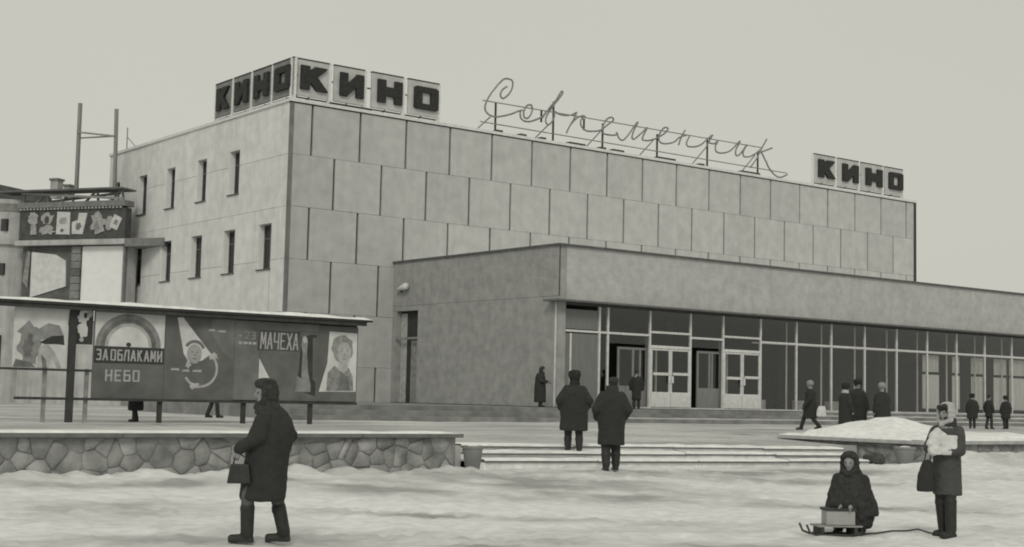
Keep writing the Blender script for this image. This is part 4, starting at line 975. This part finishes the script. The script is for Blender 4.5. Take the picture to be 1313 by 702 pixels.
        # shell of cloth round the head, open at the face
        for q in range(13):
            a = R(-152 + q * (304 / 12))                      # angle round the head, 0 = back
            for z, r in ((.10, .072), (.055, .102), (.0, .112), (-.055, .108), (-.105, .1)):
                if z > .09 or True: h.ell(hp_(math.sin(a) * r * .86 * big, -math.cos(a) * r * big, z), (.036 * big, .036 * big, .042 * big), None, 8, 6) if (abs(math.degrees(a)) < 106 or z > .08) else None
        h.ell(hp_(0, -.01, .115), (.088 * big, .104 * big, .045 * big)); h.cap(hp_(-.07, .055, .085), .032, hp_(.07, .055, .085), .032)
        h.cap(hp_(-.08, .02, -.1), .045, hp_(0, .075, -.15), .04); h.cap(hp_(.08, .02, -.1), .045, hp_(0, .075, -.15), .04)
        h.loft([(nk.x, nk.y, nk.z - .07, .16 * big, .135 * big), (nk.x, nk.y + .0, nk.z + .0, .125 * big, .12 * big), (nk.x, nk.y, nk.z + .06, .1, .1)])
        blob('headscarf', h, vox * .8, hatm, t, 3, .018, .07)
    elif hat == 'hairkerchief':
        blob('hair', MB().ell(hp_(0, -.005, .035), (.088, .1, .095)).cap(hp_(-.05, .075, .075), .03, hp_(.05, .075, .075), .03), vox * .8, HAIR, t, 2, .015, .03)
        for q in range(11):
            a = R(-120 + q * 24)
            for z, r in ((.07, .085), (.02, .1), (-.04, .1), (-.09, .09)): h.ell(hp_(math.sin(a) * r * .95, -math.cos(a) * r - .012, z), (.028, .028, .042), None, 8, 6)
        h.ell(hp_(0, -.045, .105), (.088, .09, .045)); h.cap(hp_(-.085, .02, -.09), .035, hp_(0, .085, -.13), .03); h.cap(hp_(.085, .02, -.09), .035, hp_(0, .085, -.13), .03); h.ell(hp_(0, .095, -.15), (.04, .03, .035))
        blob('headscarf', h, vox * .8, hatm, t, 3, .012, .06)
    return t

def std_legs(stride=.0, w=.1, front=1, bend=.0):
    """front: +1 right foot leads"""
    L = (-w, -stride * front / 2, .095); Rr = (w, stride * front / 2, .095); out = []
    for s, a in ((-1, L), (1, Rr)):
        lead = (s * front) > 0
        out.append(((a[0] * .95, a[1] * .5 + (.04 if lead else .06 + bend), .49), (a[0], a[1], .095 + (0 if lead else bend * .35))))
    return out
def pocket(s, o=.0):
    return ((s * (.29 + o), -.07, 1.1), (s * (.24 + o), .12, .95), (-s * .5, .8, -.4))
def hang(s, fwd=.0, out=.07):
    return ((s * (.2 + out), fwd * .3 - .01, 1.09), (s * (.2 + out), fwd + .05, .84), (0, .15, -1))
def coat_profile(hem, w=.22, d=.17, hemw=.25, hemd=.2, sh=.2, y=0, hy=0):
    return [(0, y + hy, hem, hemw * .96, hemd * .96), (0, y + hy, hem + .02, hemw, hemd), (0, y + hy * .6, (hem + .95) / 2, hemw * .96, hemd * .97), (0, y, .96, (w + hemw) / 2, (d + hemd) / 2), (0, y, 1.12, w, d), (0, y, 1.28, w * 1.0, d), (0, y, 1.36, sh * .94, d * .85), (0, y, 1.42, sh * .62, d * .66), (0, y, 1.47, .07, .07)]

def gtop(x, y, r=.14): return max(ground_z(x + a * r, y + b * r) for a in (-1, 0, 1) for b in (-1, 0, 1)) - .012
IR = Vector((0.79, -0.612)); AW = Vector((0.61, 0.79))          # picture right, away from the photographer
def hv(r, a): v = IR * r + AW * a; return (v.x, v.y)
# 1 woman walking left in the foreground
person('woman in long black coat and dark shawl walking left past the stone wall', (7.1, 13.3, gtop(7.1, 13.3)), hv(-1, .02), 1.65,
       [(0, .03, .44, .20, .235), (0, .03, .47, .215, .245), (0, .02, .7, .215, .24), (0, 0, .92, .22, .235), (0, -.03, 1.08, .235, .25), (0, -.05, 1.2, .23, .24), (0, -.055, 1.3, .205, .20), (0, -.045, 1.38, .165, .15), (0, -.02, 1.45, .10, .10), (0, -.01, 1.47, .07, .07)],
       [((-.09, .17, .5), (-.09, .17, .095)), ((.09, -.10, .5), (.09, -.19, .095))],
       [((-.24, .04, 1.12), (-.22, .26, .99), (0, .3, -1)), ((.26, -.2, 1.12), (.23, .02, .98), (0, .8, -.5))],
       head=(0, .05, 1.58), neck=(0, .0, 1.43), turn=R(24), hat='shawl', hatm=SHAWL, coat=COAT, legm=STOCK, boot_top=.27, vox=.011, sleeve=.078)
hb = empty('handbag', (7.1, 13.3, 0)); tag(hb, 'dark squarish handbag carried by the woman at left', 'handbag')
hx = Vector((7.1, 13.3, 0)) + Vector((*hv(-.24, -.20), 0)); hb.location = (hx.x, hx.y, .66); hb.scale = (.82, .9, .9); hb.rotation_euler = (0, 0, math.atan2(IR.y, IR.x))
bevel(MB().add([(-.15, -.05, 0), (.15, -.05, 0), (.15, .05, 0), (-.15, .05, 0), (-.115, -.03, .22), (.115, -.03, .22), (.115, .03, .22), (-.115, .03, .22)], [(3, 2, 1, 0), (4, 5, 6, 7), (0, 1, 5, 4), (1, 2, 6, 5), (2, 3, 7, 6), (3, 0, 4, 7)]).build('body', LEATH, hb), .015, 3)
MB().tube([(-.08, 0, .22), (-.07, 0, .29), (0, 0, .33), (.07, 0, .29), (.08, 0, .22)], .009, 8).build('strap', LEATH, hb, True)
# 2-3 the two men on the steps, seen from behind
person('man in broad dark coat and fur hat climbing the middle step', (19.87, 23.45, .455), hv(-.05, 1), 1.70,
       coat_profile(.46, .30, .21, .31, .22, .25), std_legs(.12, .12, -1), [pocket(-1, .03), pocket(1, .03)], hat='ushanka', coat=COAT, legm=COATG, boot_top=.2, vox=.016, sleeve=.095, bulk=1.2, gloves=True, collar=FUR)
person('man in dark coat and cap below the steps, seen from behind', (18.72, 20.95, gtop(18.72, 20.95)), hv(-.1, 1), 1.84,
       coat_profile(.46, .27, .2, .25, .19, .24), std_legs(.14, .1, 1), [pocket(-1), pocket(1)], head=(.035, .055, 1.545), hat='cap', coat=COAT, legm=COATG, boot_top=.2, vox=.016, sleeve=.09, bulk=1.25, gloves=True, hatm=COATG, collar=COATG)
# 4 woman standing on the right with a bundle
person('woman in grey coat and pale kerchief standing at right, hugging a white bundle', (14.8, 10.46, gtop(14.8, 10.46)), hv(-.78, -.62), 1.60,
       coat_profile(.53, .175, .155, .195, .165, .165), [((-.08, .05, .5), (-.09, .06, .095)), ((.08, .03, .5), (.09, -.04, .095))],
       [((-.235, .06, 1.10), (-.04, .23, 1.10), (1, .1, .1)), ((.235, .06, 1.12), (.05, .25, 1.14), (-1, .1, .1))], head=(.0, .03, 1.575), hat='hairkerchief', hatm=SCARFL, coat=COATM, legm=BOOT, boot_top=.36, vox=.011, sleeve=.075, turn=R(0), collar=COATG)
bl = Vector((14.8, 10.46, 0)) + Vector((*hv(-.55, -.83), 0)) * .22
bn = MB(); rr = random.Random(9)
bn.box(-.02, .17, -.07, .07, .02, .22).cap((-.1, 0, .04), .07, (-.08, 0, .2), .075).cap((-.14, -.02, .12), .05, (-.06, -.02, .26), .05).cap((.02, 0, .2), .05, (-.05, .02, .27), .04).box(-.12, .1, -.06, .06, -.01, .08)
bo = blob('cloth_bundle', bn, .009, CLOTHW, None, 2, .025, .05); bo.location = (bl.x, bl.y, 1.04); bo.rotation_euler = (0, 0, math.atan2(IR.y, IR.x)); tag(bo, 'white wrapped bundle in the arms of the woman at right', 'bundle')
sb = empty('shopping_bag', (14.8, 10.46, 0)); q = Vector((14.8, 10.46, 0)) + Vector((*hv(-.29, -.10), 0)); sb.location = (q.x, q.y, .58); sb.rotation_euler = (0, 0, math.atan2(IR.y, IR.x)); tag(sb, 'long dark bag hanging from the arm of the woman at right', 'bag')
blob('body', MB().loft([(0, 0, 0, .10, .05), (0, 0, .02, .115, .06), (0, 0, .2, .1, .055), (.02, 0, .36, .06, .035), (.03, 0, .38, .02, .02)]), .01, COAT, sb, 2, .02, .08)
MB().tube([(-.02, 0, .34), (.0, 0, .46), (.04, -.02, .52), (.06, 0, .46), (.05, 0, .34)], .008, 8).build('strap', LEATH, sb, True)
# 5 crouching woman with sled
gz = gtop(14.2, 11.42)
person('woman in dark coat and shawl squatting over a carton on a sled', (14.2, 11.42, gz), hv(-.45, -.9), 1.58,
       [(0, .03, .10, .24, .24), (0, .03, .13, .27, .27), (0, .02, .25, .30, .285), (0, .01, .40, .285, .27), (0, .01, .56, .25, .235), (0, .04, .70, .205, .19), (0, .06, .79, .15, .14), (0, .08, .86, .09, .09), (0, .08, .88, .06, .06)],
       [((-.17, .26, .42), (-.15, .12, .095)), ((.17, .26, .42), (.15, .12, .095))],
       [((-.21, .14, .52), (-.09, .30, .40), (.5, 1, -.4)), ((.21, .14, .52), (.09, .30, .40), (-.5, 1, -.4))], head=(.0, .13, .955), neck=(0, .07, .82), hips=(0, -.06, .3), hat='kerchief', hatm=SHAWL, coat=COAT, legm=COATG, boot_top=.2, vox=.012, sleeve=.08, coatd=.035,
       cape=[(0, .02, .26, .345, .28), (0, .025, .29, .36, .295), (0, .03, .43, .335, .28), (0, .035, .57, .285, .245), (0, .045, .69, .225, .2), (0, .06, .79, .17, .155), (0, .065, .87, .125, .115), (0, .055, .93, .095, .08)])
sd = empty('wooden_sled', (13.85, 11.4, ground_z(13.85, 11.4))); sd.rotation_euler = (0, 0, math.atan2(IR.y, IR.x) + R(8)); tag(sd, 'low wooden sled in front of the squatting woman', 'sled')
for s in (-1, 1): MB().tube([(-.40, s * .13, .14), (-.36, s * .13, .05), (-.28, s * .13, .02), (.3, s * .13, .02)], .014, 8).build('runner', IRON, sd, True)
for i in range(3): MB().box(-.26, .3, -.15 + i * .105, -.06 + i * .105, .115, .135).build('slat', TIMB, sd)
for x in (-.2, .22): MB().box(x - .02, x + .02, -.145, .145, .03, .114).build('crosspiece', DARKW, sd)
ct = empty('carton', sd.location + Vector((0, 0, .138)), sd.rotation_euler[2] - R(4)); ct.scale = (.88, .9, .85); tag(ct, 'light carton with dark lid standing on the sled', 'carton')
bevel(MB().box(-.15, .25, -.13, .13, 0, .2).build('box', BOXC, ct), .006); MB().box(-.165, .265, -.145, .145, .202, .235).build('lid', DARKW, ct)
rp = MB().tube([*[(x_, y_, ground_z(x_, y_) + .02) for x_, y_ in ((14.1, 11.2), (14.2, 11.06), (14.32, 10.9), (14.42, 10.78), (14.52, 10.68), (14.62, 10.6), (14.72, 10.52))]], .011, 6)
tag(rp.build('tow_rope', IRON, None, True), 'thin tow rope on the snow between sled and standing woman', 'rope')
# people on the square and platform
def zt2(x, y): return plaza_z(x, y)
far = dict(vox=.026, face=False)
w = person('person in dark coat and pale hat striding left before the glazing', (39.6, 33.7, zt2(39.6, 33.7)), hv(-1, .1), 1.72, coat_profile(.42, .22, .19, .23, .25, .2), std_legs(.62, .09, 1, .08), [hang(-1, .2), hang(1, -.12)], hat='fluffy', hatm=FURL, legm=BOOT, gloves=True, **far)
pbg = blob('tote_bag', MB().loft([(0, 0, 0, .16, .05), (0, 0, .03, .18, .07), (0, 0, .25, .16, .06), (.02, 0, .38, .12, .03)]), .02, CLOTHW, None, 2, .03, .1); q = Vector((39.6, 33.7, 0)) + Vector((*hv(.33, -.28), 0)); pbg.location = (q.x, q.y, zt2(39.6, 33.7) + .48); pbg.rotation_euler = (0, 0, math.atan2(IR.y, IR.x)); tag(pbg, 'white bag carried by the person striding left', 'bag')
GT = 'people chatting behind the snow heap'
person('left one of the chatting trio, in dark coat with pale scarf', (35.0, 28.4, zt2(35.0, 28.4)), hv(.9, .3), 1.62, coat_profile(.4, .24, .2, .25, .22, .21), std_legs(.1), [hang(-1, .05), hang(1, .05)], hat='ushanka', collar=SCARFL, group=GT, **far)
person('tallest of the chatting trio, facing forward in dark hat', (35.85, 28.6, zt2(35.85, 28.6)), hv(.15, -1), 1.74, coat_profile(.42, .27, .2, .28, .22, .23), std_legs(.05), [hang(-1, .05), hang(1, .05)], hat='ushanka', group=GT, **far)
person('right one of the chatting trio, broad dark coat and pale fur hat', (36.15, 27.9, zt2(36.15, 27.9)), hv(-.5, .5), 1.68, coat_profile(.36, .31, .24, .33, .25, .25), std_legs(.08), [hang(-1, .02, .14), hang(1, .02, .14)], hat='fluffy', hatm=FURL, group=GT, sleeve=.09, **far)
GK = 'youngsters in front of the right glazing'
person('left of three dark-clad youngsters before the right glazing', (53.38, 36.45, zt2(53.38, 36.45)), hv(.2, 1), 1.46, coat_profile(.5, .27, .2, .27, .2, .23), std_legs(.1), [hang(-1), hang(1)], hat='ushanka', group=GK, legm=COATG, **far)
person('middle and slimmest of three youngsters before the right glazing', (54.9, 36.65, zt2(54.9, 36.65)), hv(.9, .5), 1.48, coat_profile(.6, .2, .18, .2, .18, .19), std_legs(.16), [hang(-1), hang(1)], hat='cap', hatm=COATG, group=GK, legm=COATG, **far)
person('right of three dark-clad youngsters before the right glazing', (56.54, 36.88, zt2(56.54, 36.88)), hv(-.1, 1), 1.44, coat_profile(.52, .25, .2, .25, .2, .22), std_legs(.12), [hang(-1), hang(1)], hat='ushanka', group=GK, legm=COATG, **far)
person('stooped woman in dark shawl by the blank side wall of the pavilion', (35.8, 44.35, 1.235), hv(.6, -.2), 1.6, coat_profile(.2, .24, .22, .28, .26, .22, -.02), std_legs(.1), [((-.26, .1, 1.1), (-.2, .34, 1.05), (0, 1, 0)), ((.26, .1, 1.1), (.2, .36, 1.06), (0, 1, 0))], head=(0, .07, 1.57), neck=(0, .02, 1.42), hat='shawl', hatm=SHAWL, **far)
person('slim dark figure standing at the left entrance doors', (40.55, 43.85, 1.235), hv(.2, 1), 1.62, coat_profile(.4, .2, .17, .21, .18, .19), std_legs(.08), [hang(-1), hang(1)], hat='cap', hatm=COATG, **far)
person('person seen only below the rainbow poster, in long dark coat', (16.08, 37.9, zt2(16.08, 37.9)), hv(-.9, .3), 1.66, coat_profile(.34, .23, .19, .23, .22, .2), std_legs(.2), [hang(-1), hang(1)], hat='ushanka', **far)
person('person whose legs show below the conical hat poster', (21.63, 44.5, zt2(21.63, 44.5)), hv(.9, .3), 1.7, coat_profile(.55, .22, .19, .22, .2, .2), std_legs(.34), [hang(-1), hang(1)], hat='ushanka', legm=COATG, **far)

# bake the remeshed figures into plain meshes
bpy.context.view_layer.update()
dg = bpy.context.evaluated_depsgraph_get()
newm = [(o, bpy.data.meshes.new_from_object(o.evaluated_get(dg))) for o in BAKE]
for o, me in newm:
    o.modifiers.clear(); old = o.data; o.data = me; me.name = o.name; me.shade_smooth()
    if not me.materials: me.materials.append(old.materials[0])
